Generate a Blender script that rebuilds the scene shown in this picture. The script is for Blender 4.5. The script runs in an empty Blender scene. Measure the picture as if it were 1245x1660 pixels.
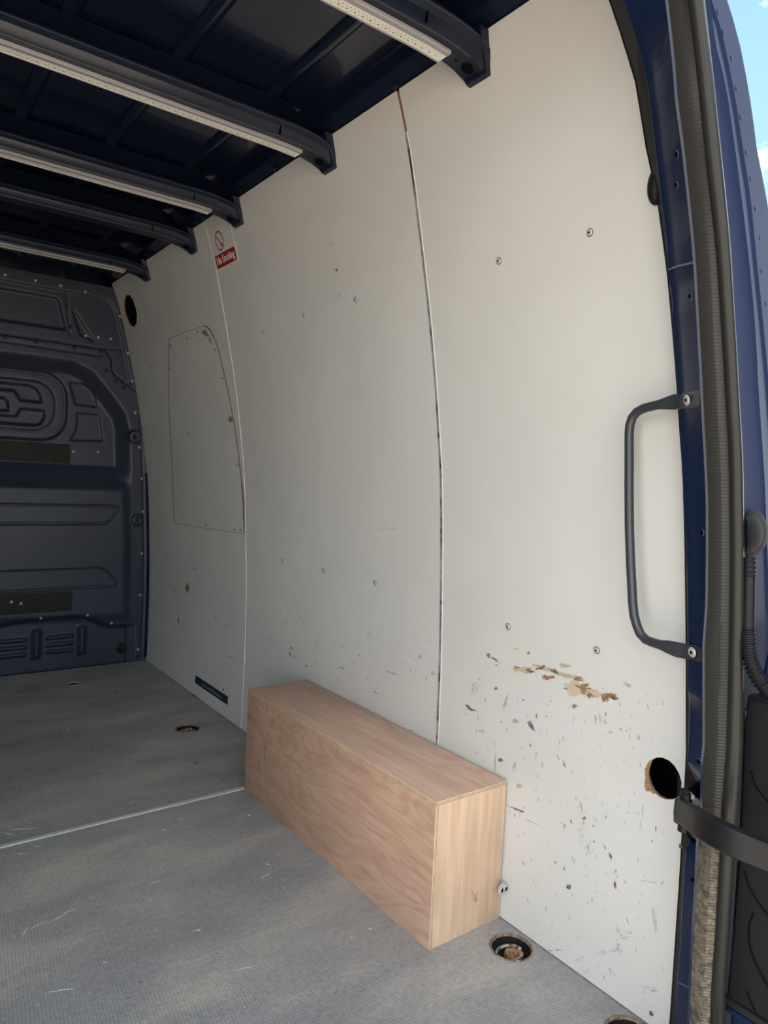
import bpy, bmesh, math, random
import numpy as np
from mathutils import Vector, Matrix
from mathutils.geometry import delaunay_2d_cdt

SC = bpy.context.scene
COL = SC.collection
R = random.Random(7)

# ------------------------------------------------------------------ camera
IW, IH = 1245, 1660
YAW, PIT, ROL, FPX = 0.638150829, -0.0476014773, 0.0467302959, 1146.49727
CAMH = 0.95
def cam_rows():
    cy, sy, cp, sp = math.cos(YAW), math.sin(YAW), math.cos(PIT), math.sin(PIT)
    f = np.array([sy*cp, cy*cp, sp]); r = np.array([cy, -sy, 0.0]); u = np.cross(r, f)
    return np.array([math.cos(ROL)*r + math.sin(ROL)*u, -math.sin(ROL)*r + math.cos(ROL)*u, f])
M = cam_rows()
cd = bpy.data.cameras.new('camera'); cam = bpy.data.objects.new('camera', cd); COL.objects.link(cam)
cd.sensor_fit = 'VERTICAL'; cd.sensor_height = 36.0; cd.lens = FPX/IH*36.0
cd.clip_start = 0.02; cd.clip_end = 400
cam.matrix_world = Matrix([[M[0][0], M[1][0], -M[2][0], 0], [M[0][1], M[1][1], -M[2][1], 0],
                           [M[0][2], M[1][2], -M[2][2], CAMH], [0, 0, 0, 1]])
SC.camera = cam

# ------------------------------------------------------------------ light
SC.view_settings.view_transform = 'Standard'
SC.view_settings.look = 'None'
SC.view_settings.gamma = 1.0
SC.view_settings.use_curve_mapping = False
SC.view_settings.exposure = 1.76

w = bpy.data.worlds.new('sky'); SC.world = w; w.use_nodes = True
nt = w.node_tree; nt.nodes.clear()
def wn(t, **k):
    n = nt.nodes.new(t)
    for a, b in k.items(): setattr(n, a, b)
    return n
tc = wn('ShaderNodeTexCoord'); mp = wn('ShaderNodeMapping'); mp.inputs['Scale'].default_value = (1, 1, 2.4)
mp.inputs['Location'].default_value = (1.32, 0.61, 0.58)
nz = wn('ShaderNodeTexNoise'); nz.inputs['Scale'].default_value = 2.2; nz.inputs['Detail'].default_value = 7; nz.inputs['Roughness'].default_value = .55
cr = wn('ShaderNodeValToRGB'); cr.color_ramp.elements[0].position = .47; cr.color_ramp.elements[1].position = .60
sep = wn('ShaderNodeSeparateXYZ'); gr = wn('ShaderNodeValToRGB')
gr.color_ramp.elements[0].position = 0.0; gr.color_ramp.elements[0].color = (.32, .41, .46, 1)
gr.color_ramp.elements[1].position = .75; gr.color_ramp.elements[1].color = (.06, .115, .20, 1)
e = gr.color_ramp.elements.new(.33); e.color = (.105, .172, .222, 1)
mx = wn('ShaderNodeMix', data_type='RGBA'); mx.inputs[7].default_value = (1.35, 1.33, 1.30, 1)
bg = wn('ShaderNodeBackground'); bg.inputs['Strength'].default_value = 1.65
out = wn('ShaderNodeOutputWorld')
L = nt.links.new
L(tc.outputs['Generated'], mp.inputs['Vector']); L(mp.outputs[0], nz.inputs['Vector']); L(nz.outputs['Fac'], cr.inputs[0])
L(tc.outputs['Generated'], sep.inputs[0]); L(sep.outputs['Z'], gr.inputs[0])
L(cr.outputs[0], mx.inputs[0]); L(gr.outputs[0], mx.inputs[6]); L(mx.outputs[2], bg.inputs['Color']); L(bg.outputs[0], out.inputs[0])

sd = bpy.data.lights.new('sun', 'SUN'); so = bpy.data.objects.new('sun', sd); COL.objects.link(so)
sd.energy = 9.5; sd.angle = math.radians(1.0); sd.color = (1.0, .95, .87)
so.rotation_euler = Vector((0.30, -0.50, -0.82)).to_track_quat('-Z', 'Y').to_euler()

# ------------------------------------------------------------------ pixel -> point helpers
O = np.array([0, 0, CAMH])
def ray(q): return M.T @ np.array([(q[0]-IW/2)/FPX, -(q[1]-IH/2)/FPX, 1.0])
def at(q, ax, val):
    d = ray(q); return O + d*((val-O[ax])/d[ax])
WZ = [-.1, 0, .3, .5, .68, .86, .98, 1.055, 1.13, 1.23, 1.34, 1.457, 1.56, 1.67, 1.76, 1.85]
WX = [1.135, 1.137, 1.140, 1.137, 1.129, 1.118, 1.108, 1.096, 1.086, 1.069, 1.048, 1.022, .998, .971, .941, .905]
# smooth the measured side profile once
_zz = np.linspace(-.1, 1.85, 200); _xx = np.interp(_zz, WZ, WX)
for _ in range(14): _xx[1:-1] = (_xx[:-2]+2*_xx[1:-1]+_xx[2:])/4
def W(z): return float(np.interp(z, _zz, _xx))
def wall(q, off=0.0):
    d = ray(q); lo, hi = .1, 8.0
    for _ in range(50):
        m = (lo+hi)/2
        if m*d[0] - (W(CAMH+m*d[2])-off) > 0: hi = m
        else: lo = m
    return O + lo*d
def wn_frame(y, z, off=0.0, flat=None):
    """frame on the side wall at (y,z): columns = reading direction (-Y), up along wall, inward normal"""
    t = Vector((W(z+.02)-W(z-.02), 0, .04)).normalized()
    u = Vector((0, -1, 0)); n = u.cross(t)
    p = Vector((W(z), y, z)) + n*off
    m = Matrix.Identity(4)
    for i in range(3): m[i][0], m[i][1], m[i][2], m[i][3] = u[i], t[i], n[i], p[i]
    return m
XC = 0.21   # centre line of the load space

# ------------------------------------------------------------------ materials
MATS = {}
def mat(name, col, rough=.5, metal=0, spec=.5, coat=0, build=None):
    m = bpy.data.materials.new(name); m.use_nodes = True
    n = m.node_tree; b = n.nodes['Principled BSDF']
    b.inputs['Base Color'].default_value = (*col, 1); b.inputs['Roughness'].default_value = rough
    b.inputs['Metallic'].default_value = metal; b.inputs['Specular IOR Level'].default_value = spec
    if coat: b.inputs['Coat Weight'].default_value = coat; b.inputs['Coat Roughness'].default_value = .04
    if build: build(n, b)
    MATS[name] = m
    return m
def coords(n, scale=(1, 1, 1), rot=(0, 0, 0), loc=(0, 0, 0), kind='Object'):
    t = n.nodes.new('ShaderNodeTexCoord'); p = n.nodes.new('ShaderNodeMapping')
    p.inputs['Scale'].default_value = scale; p.inputs['Rotation'].default_value = rot; p.inputs['Location'].default_value = loc
    n.links.new(t.outputs[kind], p.inputs[0]); return p.outputs[0]
def noise(n, vec, scale, detail=4, rough=.5, dist=0):
    t = n.nodes.new('ShaderNodeTexNoise'); t.inputs['Scale'].default_value = scale; t.inputs['Detail'].default_value = detail
    t.inputs['Roughness'].default_value = rough; t.inputs['Distortion'].default_value = dist
    n.links.new(vec, t.inputs['Vector']); return t.outputs['Fac']
def ramp(n, fac, stops):
    t = n.nodes.new('ShaderNodeValToRGB'); el = t.color_ramp.elements
    while len(el) < len(stops): el.new(.5)
    for q, (p, c) in zip(el, stops):
        q.position = p; q.color = (*c, 1) if len(c) == 3 else c
    n.links.new(fac, t.inputs[0]); return t.outputs[0]
def mixc(n, fac, a, b, mode='MIX'):
    t = n.nodes.new('ShaderNodeMix'); t.data_type = 'RGBA'; t.blend_type = mode
    for s, v in ((0, fac), (6, a), (7, b)):
        if isinstance(v, (int, float)): t.inputs[s].default_value = v
        elif isinstance(v, tuple): t.inputs[s].default_value = (*v, 1)
        else: n.links.new(v, t.inputs[s])
    return t.outputs[2]
def bump(n, b, h, strength=.2, dist=.001):
    t = n.nodes.new('ShaderNodeBump'); t.inputs['Strength'].default_value = strength; t.inputs['Distance'].default_value = dist
    n.links.new(h, t.inputs['Height']); n.links.new(t.outputs[0], b.inputs['Normal'])
def math_(n, op, a, c=None):
    t = n.nodes.new('ShaderNodeMath'); t.operation = op
    for i, v in enumerate((a, c)):
        if v is None: continue
        if isinstance(v, (int, float)): t.inputs[i].default_value = v
        else: n.links.new(v, t.inputs[i])
    return t.outputs[0]

def b_lining(n, b):
    v = coords(n, (1, 1, 1))
    a = ramp(n, noise(n, v, 3.5, 5), [(.3, (.69, .68, .645)), (.7, (.73, .72, .69))])
    v2 = coords(n, (1, 2.0, 9.0), (0.35, 0, 0))
    s = ramp(n, noise(n, v2, 26, 5, .65, .4), [(.60, (0, 0, 0)), (.74, (1, 1, 1))])
    g = n.nodes.new('ShaderNodeSeparateXYZ'); t = n.nodes.new('ShaderNodeTexCoord'); n.links.new(t.outputs['Object'], g.inputs[0])
    low = ramp(n, g.outputs['Z'], [(.05, (1, 1, 1)), (.62, (0, 0, 0))])
    k = mixc(n, 1.0, s, low, 'MULTIPLY')
    k2 = math_(n, 'MULTIPLY', k, .30)
    n.links.new(mixc(n, k2, a, (.50, .50, .47)), b.inputs['Base Color'])
    bump(n, b, noise(n, coords(n, (1, 1, 1)), 260, 2), .05, .0006)
mat('lining_white', (.7, .69, .66), .42, build=b_lining)
mat('raw_wood', (.36, .22, .13), .8)
mat('wood_brown', (.33, .19, .09), .8, build=lambda n, b: n.links.new(ramp(n, noise(n, coords(n, (1, 1, 3)), 120, 3), [(.35, (.26, .14, .065)), (.7, (.45, .29, .15))]), b.inputs['Base Color']))
mat('wood_pale', (.62, .51, .36), .8)
mat('scuff_dark', (.17, .165, .155), .8)
mat('boot_rubber', (.011, .011, .013), .7, spec=.08)
mat('scuff_grey', (.40, .395, .38), .8)
mat('scuff_soft', (.55, .545, .52), .8)
mat('scuff_white', (.85, .85, .83), .6)

def b_navy(n, b):
    f = noise(n, coords(n), 5, 4)
    n.links.new(ramp(n, f, [(.3, (.0065, .0155, .050)), (.7, (.0085, .019, .058))]), b.inputs['Base Color'])
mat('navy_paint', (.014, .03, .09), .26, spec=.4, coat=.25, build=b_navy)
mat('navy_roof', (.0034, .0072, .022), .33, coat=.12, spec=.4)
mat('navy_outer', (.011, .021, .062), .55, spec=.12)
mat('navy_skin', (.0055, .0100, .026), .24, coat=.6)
mat('navy_edge', (.13, .16, .26), .35)
mat('black_hole', (.003, .003, .004), .9, spec=.1)
mat('black_plastic', (.010, .010, .0115), .5, spec=.3, build=lambda n, b: bump(n, b, noise(n, coords(n), 400, 2), .15, .0004))
mat('dark_trim', (.009, .009, .0108), .5, spec=.35, build=lambda n, b: bump(n, b, noise(n, coords(n), 500, 2), .3, .0005))
mat('rubber', (.021, .021, .0195), .30, spec=.30)
mat('rubber_grommet', (.012, .012, .014), .45, spec=.22)
def b_sealflat(n, b):
    v = coords(n)
    g = n.nodes.new('ShaderNodeSeparateXYZ'); n.links.new(v, g.inputs[0])
    wv = math_(n, 'SINE', math_(n, 'MULTIPLY', g.outputs['Z'], 1250.0))
    low = ramp(n, g.outputs['Z'], [(.30, (1, 1, 1)), (.52, (.0, .0, .0))])
    nn = ramp(n, noise(n, v, 60, 5, .7), [(.33, (0, 0, 0)), (.52, (1, 1, 1))])
    tan = ramp(n, noise(n, v, 160, 4), [(.3, (.06, .05, .036)), (.65, (.20, .165, .118))])
    k = mixc(n, 1.0, nn, low, 'MULTIPLY')
    n.links.new(mixc(n, k, (.024, .023, .020), tan), b.inputs['Base Color'])
    bump(n, b, wv, .35, .0012)
mat('seal_ribbed', (.06, .058, .052), .6, build=b_sealflat)
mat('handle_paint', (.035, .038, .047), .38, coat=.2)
mat('steel', (.55, .545, .52), .38, .25)
mat('steel_dark', (.16, .16, .16), .4, .8)
def b_alu(n, b):
    f = noise(n, coords(n, (1, 1, 1)), 22, 3, .6)
    n.links.new(ramp(n, f, [(.38, (.10, .10, .10)), (.47, (.40, .40, .39)), (.62, (.66, .66, .64))]), b.inputs['Base Color'])
mat('alu_joint', (.6, .6, .6), .4, .5, build=b_alu)
mat('alu_strip', (.68, .68, .65), .42, .2)
mat('white_edge', (.76, .76, .74), .4)
mat('led_housing', (.40, .385, .40), .35, .2)
mat('led_tape', (.93, .90, .78), .45)
mat('led_chip', (.12, .11, .09), .5)

def b_bulk(n, b):
    v = coords(n)
    n.links.new(ramp(n, noise(n, v, 4, 5), [(.3, (.025, .031, .052)), (.7, (.031, .038, .062))]), b.inputs['Base Color'])
    bump(n, b, noise(n, v, 420, 2), .35, .0008)
mat('bulkhead_grey', (.05, .053, .066), .42, build=b_bulk)
mat('foam_patch', (.022, .022, .019), .8, build=lambda n, b: n.links.new(ramp(n, noise(n, coords(n), 45, 5, .7), [(.35, (.014, .014, .012)), (.7, (.035, .035, .030))]), b.inputs['Base Color']))

def b_floor(n, b):
    v = coords(n)
    big = ramp(n, noise(n, coords(n, (.9, 2.2, 1), (0, 0, .25)), 2.6, 6, .6, .4), [(.30, (.29, .287, .288)), (.50, (.37, .362, .352)), (.70, (.52, .482, .425))])
    fine = ramp(n, noise(n, v, 90, 5, .7), [(.3, (.78, .78, .78)), (.7, (1.16, 1.16, 1.16))])
    col = mixc(n, 1.0, big, fine, 'MULTIPLY')
    g = n.nodes.new('ShaderNodeSeparateXYZ'); n.links.new(coords(n, (1, 1, 1), (0, 0, .10)), g.inputs[0])
    k = 2*math.pi/.0062
    sx = math_(n, 'SINE', math_(n, 'MULTIPLY', g.outputs['X'], k)); sy = math_(n, 'SINE', math_(n, 'MULTIPLY', g.outputs['Y'], k))
    pat = math_(n, 'MULTIPLY', sx, sy)
    grid = math_(n, 'MAXIMUM', sx, sy)
    gm = ramp(n, grid, [(.62, (1.05, 1.05, 1.05)), (.98, (.74, .74, .74))])
    col = mixc(n, 1.0, col, gm, 'MULTIPLY')
    # worn scratches
    sc = ramp(n, noise(n, coords(n, (1.2, 14, 1), (0, 0, .5)), 9, 6, .75, .3), [(.70, (0, 0, 0)), (.76, (1, 1, 1))])
    col = mixc(n, math_(n, 'MULTIPLY', sc, .35), col, (.42, .40, .36))
    n.links.new(col, b.inputs['Base Color'])
    n.links.new(ramp(n, noise(n, v, 12, 4), [(.3, (.42, .42, .42)), (.7, (.6, .6, .6))]), b.inputs['Roughness'])
    bump(n, b, grid, .35, .0007)
mat('floor_grey', (.2, .2, .19), .5, build=b_floor)

def wood(name, base, dark, grain, rot, figure, amt=1.0, stains=False):
    """veneer: grain = stretch per axis (small along the grain), figure = stretch of the broad wavy figure"""
    def f(n, b):
        v = coords(n, figure, rot)
        q = noise(n, v, 5, 3, .5, 1.2)
        bands = math_(n, 'FRACT', math_(n, 'MULTIPLY', q, 9.0))
        tri = math_(n, 'ABSOLUTE', math_(n, 'SUBTRACT', bands, .5))
        c = ramp(n, tri, [(.02, dark), (.20, tuple(.5*(a+d) for a, d in zip(base, dark))), (.45, base)])
        c = mixc(n, amt, base, c)
        g1 = ramp(n, noise(n, coords(n, grain, rot), 60, 4, .65), [(.32, (.87, .86, .85)), (.66, (1.06, 1.06, 1.06))])
        c = mixc(n, 1.0, c, g1, 'MULTIPLY')
        c = mixc(n, 1.0, c, ramp(n, noise(n, coords(n, (1, 1, 1)), 4, 3), [(.3, (.90, .90, .90)), (.7, (1.07, 1.07, 1.07))]), 'MULTIPLY')
        if stains:
            s = ramp(n, noise(n, coords(n, (1, 3.2, 1.4), (0, 0, 0), (.3, .1, .2)), 10, 4), [(.60, (0, 0, 0)), (.70, (1, 1, 1))])
            g = n.nodes.new('ShaderNodeSeparateXYZ'); n.links.new(coords(n), g.inputs[0])
            far = ramp(n, math_(n, 'SUBTRACT', g.outputs['Y'], 1.0), [(.60, (0, 0, 0)), (.76, (1, 1, 1))])
            c = mixc(n, math_(n, 'MULTIPLY', mixc(n, 1.0, s, far, 'MULTIPLY'), .45), c, (.22, .11, .06))
        n.links.new(c, b.inputs['Base Color'])
    return mat(name, base, .62, build=f)
wood('ply_front', (.62, .40, .28), (.51, .31, .205), (1, .10, 1), (.50, 0, 0), (1, .35, 1.5), .75, True)
wood('ply_top', (.68, .46, .345), (.57, .36, .255), (1, .06, 1), (0, 0, .06), (1.5, .22, 1), .6)
wood('ply_end', (.70, .49, .34), (.60, .40, .265), (1, 1, .06), (0, .05, 0), (1.8, 1, .25), .6)
def b_plyedge(n, b):
    v = coords(n, kind='Generated')
    n.links.new(ramp(n, noise(n, coords(n), 40, 3), [(.3, (.60, .44, .28)), (.7, (.74, .58, .39))]), b.inputs['Base Color'])
mat('ply_edge', (.68, .52, .35), .7, build=b_plyedge)
mat('ply_edge_dark', (.33, .19, .11), .8)

mat('sign_white', (.72, .72, .70), .35)
mat('sign_red', (.42, .012, .014), .4)
mat('sign_black', (.01, .01, .01), .5)
mat('plate_navy', (.006, .010, .045), .35)
mat('plate_text', (.30, .31, .38), .5)
def b_rust(n, b):
    f = noise(n, coords(n), 90, 5, .65)
    n.links.new(ramp(n, f, [(.36, (.10, .055, .035)), (.5, (.25, .15, .10)), (.62, (.36, .31, .27))]), b.inputs['Base Color'])
    bump(n, b, f, .5, .002)
mat('rusty_rim', (.25, .17, .12), .7, .2, build=b_rust)
def b_rust2(n, b):
    f = noise(n, coords(n), 70, 5, .6)
    n.links.new(ramp(n, f, [(.38, (.16, .07, .025)), (.5, (.42, .19, .06)), (.62, (.30, .27, .23))]), b.inputs['Base Color'])
mat('rust_orange', (.42, .19, .06), .8, build=b_rust2)
mat('cup_and_shade_dark', (.012, .012, .013), .7, spec=.2)
mat('ring_metal', (.34, .33, .31), .45, .7, build=lambda n, b: n.links.new(ramp(n, noise(n, coords(n), 120, 4), [(.38, (.12, .10, .08)), (.55, (.42, .41, .39))]), b.inputs['Base Color']))
mat('concrete_out', (.36, .33, .285), .9, build=lambda n, b: n.links.new(ramp(n, noise(n, coords(n), .8, 6), [(.3, (.215, .185, .150)), (.7, (.285, .245, .20))]), b.inputs['Base Color']))
mat('edge_soft', (.30, .25, .19), .8)
mat('shadow_line', (.16, .155, .145), .9)
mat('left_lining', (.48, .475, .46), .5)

# ------------------------------------------------------------------ object helpers
def link(name, me, mats=(), parent=None, smooth=False):
    for m in mats: me.materials.append(MATS[m])
    o = bpy.data.objects.new(name, me); COL.objects.link(o)
    if parent: o.parent = parent
    if smooth:
        for p in me.polygons: p.use_smooth = True
    return o
def finish(name, bm, mats, parent=None, smooth=False, angle=None):
    me = bpy.data.meshes.new(name); bm.normal_update(); bm.to_mesh(me); bm.free()
    o = link(name, me, mats, parent, smooth or angle is not None)
    if angle is not None:
        me.set_sharp_from_angle(angle=math.radians(angle))
    return o
def mesh(name, v, f, mats, parent=None, smooth=False, angle=None, mi=None):
    me = bpy.data.meshes.new(name); me.from_pydata([tuple(map(float, q)) for q in v], [], f); me.update()
    o = link(name, me, mats, parent, smooth or angle is not None)
    if mi is not None:
        for p, i in zip(me.polygons, mi): p.material_index = i
    if angle is not None: me.set_sharp_from_angle(angle=math.radians(angle))
    return o
def tag(o, label=None, cat=None, group=None, kind=None):
    for k, v in (('label', label), ('category', cat), ('group', group), ('kind', kind)):
        if v: o[k] = v
    return o
def empty(name, loc=(0, 0, 0)):
    o = bpy.data.objects.new(name, None); o.empty_display_size = .05; o.location = loc; COL.objects.link(o); return o
def fix(parent, *kids):
    """children were built in world coordinates: cancel the parent's location"""
    inv = Matrix.Translation(parent.location).inverted()
    for k in kids: k.matrix_parent_inverse = inv
    return parent
def thing(name, loc, label, cat, group=None):
    return tag(empty(name, loc), label, cat, group)
def bx(bm, lo, hi, bevel=0, mi=0):
    r = bmesh.ops.create_cube(bm, size=1)
    vs = r['verts']
    for v in vs:
        for i in range(3): v.co[i] = lo[i] if v.co[i] < 0 else hi[i]
    fs = list({f for v in vs for f in v.link_faces})
    for f in fs: f.material_index = mi
    if bevel:
        bmesh.ops.bevel(bm, geom=list({e for v in vs for e in v.link_edges}), offset=bevel, segments=2, affect='EDGES', profile=.5)
def box(name, lo, hi, m, parent=None, bevel=0):
    bm = bmesh.new(); bx(bm, lo, hi, bevel)
    return finish(name, bm, [m], parent, angle=35 if bevel else None)
def loft(rings, closed=True, caps=True):
    """rings: list of equal-length point lists; closed: each ring closes on itself"""
    v = [p for r in rings for p in r]; n = len(rings[0]); f = []
    for i in range(len(rings)-1):
        for j in range(n if closed else n-1):
            a, b = i*n+j, i*n+(j+1) % n
            f.append((a, b, b+n, a+n))
    if caps and closed:
        f.append(tuple(reversed(range(n)))); f.append(tuple(range((len(rings)-1)*n, len(rings)*n)))
    return v, f
def tube(path, rad, n=12, flat=None, up=(0, 0, 1)):
    """rad: number or list; flat: optional list of (rw, rh) half sizes per point"""
    P = [Vector(p) for p in path]; rings = []; up = Vector(up)
    for i, p in enumerate(P):
        t = (P[min(i+1, len(P)-1)] - P[max(i-1, 0)]).normalized()
        a = t.cross(up)
        if a.length < 1e-4: a = t.cross(Vector((1, 0, 0)))
        a.normalize(); b = a.cross(t).normalized()
        if flat: rw, rh = flat[i]
        else: rw = rh = rad[i] if isinstance(rad, (list, tuple)) else rad
        rings.append([tuple(p + a*rw*math.cos(2*math.pi*k/n) + b*rh*math.sin(2*math.pi*k/n)) for k in range(n)])
    return loft(rings)
def smooth_path(P, n=8):
    P = [np.array(p, float) for p in P]; out = []
    for i in range(len(P)-1):
        a, b, c, d = P[max(i-1, 0)], P[i], P[i+1], P[min(i+2, len(P)-1)]
        for k in range(n):
            t = k/n
            out.append(.5*((2*b)+(-a+c)*t+(2*a-5*b+4*c-d)*t*t+(-a+3*b-3*c+d)*t**3))
    out.append(P[-1]); return out
def inpoly(x, y, poly):
    c = False; j = len(poly)-1
    for i in range(len(poly)):
        xi, yi = poly[i][:2]; xj, yj = poly[j][:2]
        if (yi > y) != (yj > y) and x < (xj-xi)*(y-yi)/(yj-yi)+xi: c = not c
        j = i
    return c
def sheet(outline, holes, step, fmap, thick, name, mats, parent=None):
    """flat outline with holes in (a,b), triangulated, mapped by fmap(a,b,off) and given thickness (side faces use mats[1])"""
    pts, edges = [], []
    def add(loop):
        s = len(pts); pts.extend([Vector(p) for p in loop]); edges.extend([(s+i, s+(i+1) % len(loop)) for i in range(len(loop))])
    def dens(loop, st):
        o = []
        for i in range(len(loop)):
            a, b = loop[i], loop[(i+1) % len(loop)]; k = max(1, int(math.dist(a, b)/st))
            o += [(a[0]+(b[0]-a[0])*t/k, a[1]+(b[1]-a[1])*t/k) for t in range(k)]
        return o
    outline = dens(outline, step); add(outline)
    for h in holes: add(h)
    xs = [p[0] for p in outline]; ys = [p[1] for p in outline]
    x = min(xs)+step*2
    while x < max(xs)-step*.5:
        y = min(ys)+step*.5
        while y < max(ys)-step*.3:
            if inpoly(x, y, outline) and not any(inpoly(x, y, h) for h in holes) and min(math.dist((x, y), p) for h in [outline]+list(holes) for p in h) > step*.4:
                pts.append(Vector((x, y)))
            y += step
        x += step*3
    r = delaunay_2d_cdt(pts, edges, [], 1, 1e-6)
    vs, fs = r[0], r[2]; keep = []
    for f in fs:
        cx = sum(vs[i][0] for i in f)/len(f); cy = sum(vs[i][1] for i in f)/len(f)
        if inpoly(cx, cy, outline) and not any(inpoly(cx, cy, h) for h in holes): keep.append(tuple(f))
    n = len(vs)
    V = [fmap(v[0], v[1], 0) for v in vs] + [fmap(v[0], v[1], -thick) for v in vs]
    F = list(keep) + [tuple(i+n for i in reversed(f)) for f in keep]; mi = [0]*(2*len(keep))
    cnt = {}
    for f in keep:
        for i in range(len(f)): cnt[(f[i], f[(i+1) % len(f)])] = 1
    for (a, b) in cnt:
        if (b, a) not in cnt: F.append((b, a, a+n, b+n)); mi.append(1)
    o = mesh(name, V, F, mats, parent, angle=40, mi=mi)
    return o
def circ(cx, cy, rx, ry=None, n=32, ph=0): return [(cx+rx*math.cos(2*math.pi*k/n+ph), cy+(ry or rx)*math.sin(2*math.pi*k/n+ph)) for k in range(n)]

# ================================================================== STRUCTURE
# outside ground
g = box('ground', (-40, -40, -.75), (40, 40, -.66), 'concrete_out'); tag(g, kind='structure')

# ---- floor: two coated sheets, aluminium joint strip, holes for the lashing rings
RINGS = [(1.083, .952, .042), (1.088, .676, .042), (.972, 2.458, .042), (.745, 3.202, .026)]
floor = tag(empty('floor'), kind='structure')
fm = lambda a, b, off: (a, b, off)
for (y0, y1) in ((.47, 1.9), (1.904, 3.45)):
    hs = [circ(x, y, r) for x, y, r in RINGS if y0 < y < y1]
    sheet([(XC-.93, y0), (1.145, y0), (1.145, y1), (XC-.93, y1)], hs, .12, fm, .012, 'floor_sheet', ['floor_grey', 'raw_wood'], floor)
st = box('joint_strip', (XC-.92, 1.8955, -.001), (1.137, 1.9115, .0022), 'alu_strip', floor, .0006)
tag(st, 'pale aluminium joint strip across the floor')
box('rear_sill', (XC-.80, .40, -.05), (1.06, .475, -.002), 'black_plastic', floor, .004)
box('floor_pan', (XC-1.02, .42, -.09), (1.23, 3.6, -.045), 'navy_roof', floor)
# pale scratches, specks and dark bits on the floor
def decal_set(items, mapper, name, parent, mats):
    """items: (px,py,half_len,half_wid,angle,mat index, ragged)"""
    V, F, mi = [], [], []
    RR = random.Random(len(items))
    full = []
    for it_ in items:
        (px, py, hl, hw, an, m, rag) = it_
        big = max(hl, hw)
        if rag and big > 4.5 and min(hl, hw) > 1.6:
            k = int(6+hl*hw*.35)
            for _ in range(k):     # torn satellites around the mark
                t = RR.uniform(0, 6.283); r_ = RR.uniform(.2, 1.25); a, b = hl*r_*math.cos(t), hw*r_*math.sin(t)
                full.append((px+a*math.cos(an)-b*math.sin(an), py+a*math.sin(an)+b*math.cos(an), RR.uniform(.6, 2.6), RR.uniform(.3, 1.1), an+RR.uniform(-.5, .5) if hl > hw else 1.57+an+RR.uniform(-.4, .4), m, True))
            if m in (1, 4): continue
        full.append(it_)
    for (px, py, hl, hw, an, m, rag) in full:
        n = 5 if max(hl, hw) < 3 else (11 if max(hl, hw) < 6 else 30); s = len(V)
        c, sn = math.cos(an), math.sin(an); ph = [RR.uniform(0, 6.3) for _ in range(4)]
        for k in range(n):
            t = 2*math.pi*k/n
            rr = 1+(.22*math.sin(3*t+ph[0])+.16*math.sin(5*t+ph[1])+.13*math.sin(9*t+ph[2])+RR.uniform(-.22, .14) if rag else RR.uniform(-.15, .15))
            a, b = hl*math.cos(t)*rr, hw*math.sin(t)*rr
            V.append(mapper((px+a*c-b*sn, py+a*sn+b*c)))
        F.append(tuple(reversed(range(s, s+n)))); mi.append(m)
    o = mesh(name, V, F, mats, parent, mi=mi); o['kind'] = 'stuff'; return o
fl = []
for q in [(628, 1490, 5, 1, 1.2, 0), (434, 1401, 4, .7, .4, 0), (35, 1344, 22, .7, -.05, 0), (15, 1352, 8, .7, .2, 0), (35, 1384, 9, .6, .05, 0), (60, 1372, 6, .5, .1, 0),
          (265, 1345, 4, 1, 0, 0), (404, 1322, 3, 1, 0, 0), (292, 1328, 6, .5, -.3, 0), (228, 1592, 4, 1.3, .1, 1), (209, 1618, 3, 1.5, 0, 1), (370, 1222, 3, 1, 0, 1), (381, 1226, 2, 1, 0, 1),
          (362, 1264, 3, 1, 0, 1), (352, 1546, 3, 1, .2, 1), (188, 1124, 3, 1, 0, 1), (728, 1553, 3.5, 1, .1, 1), (35, 1127, 1.5, 1, 0, 0), (164, 1124, 2, 1, 0, 0), (199, 1157, 2, .7, 0, 0),
          (109, 1183, 3.5, .8, 0, 0), (165, 1249, 2, .8, 0, 0), (318, 1237, 6, 1.6, -.1, 1), (305, 1153, 2, .6, 0, 0), (600, 1506, 3, 1, .3, 0), (570, 1520, 2, 1, 0, 0), (320, 1508, 7, .8, -.1, 0),
          (100, 1605, 22, .8, -.15, 0), (60, 1500, 18, .5, -.5, 0), (90, 1490, 20, .5, -.45, 0), (110, 1478, 12, .5, -.4, 0), (40, 1510, 10, .6, -1.0, 0), (395, 1570, 14, .5, -.2, 0), (250, 1430, 9, .5, -.3, 0),
          (430, 1420, 9, .5, -.6, 0), (640, 1540, 2.5, 1, 0, 1), (355, 1440, 2.5, .9, .3, 1), (230, 1445, 2, 1, 0, 1), (170, 1560, 4, .8, 0, 0), (215, 1300, 8, .4, -.3, 0), (80, 1420, 2, 1, 0, 0)]:
    fl.append((*q, True))
for _ in range(120):
    fl.append((R.uniform(0, 700), R.uniform(1180, 1655), R.uniform(.7, 2.2), R.uniform(.3, .8), R.uniform(-.6, .2), R.choice((0, 0, 2, 2, 1)), True))
fl = [q for q in fl if at(q[:2], 2, 0)[0] < .92]
decal_set(fl, lambda q: at(q, 2, .0006), 'floor_scratches', floor, ['scuff_white', 'scuff_dark', 'wood_pale'])

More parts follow.
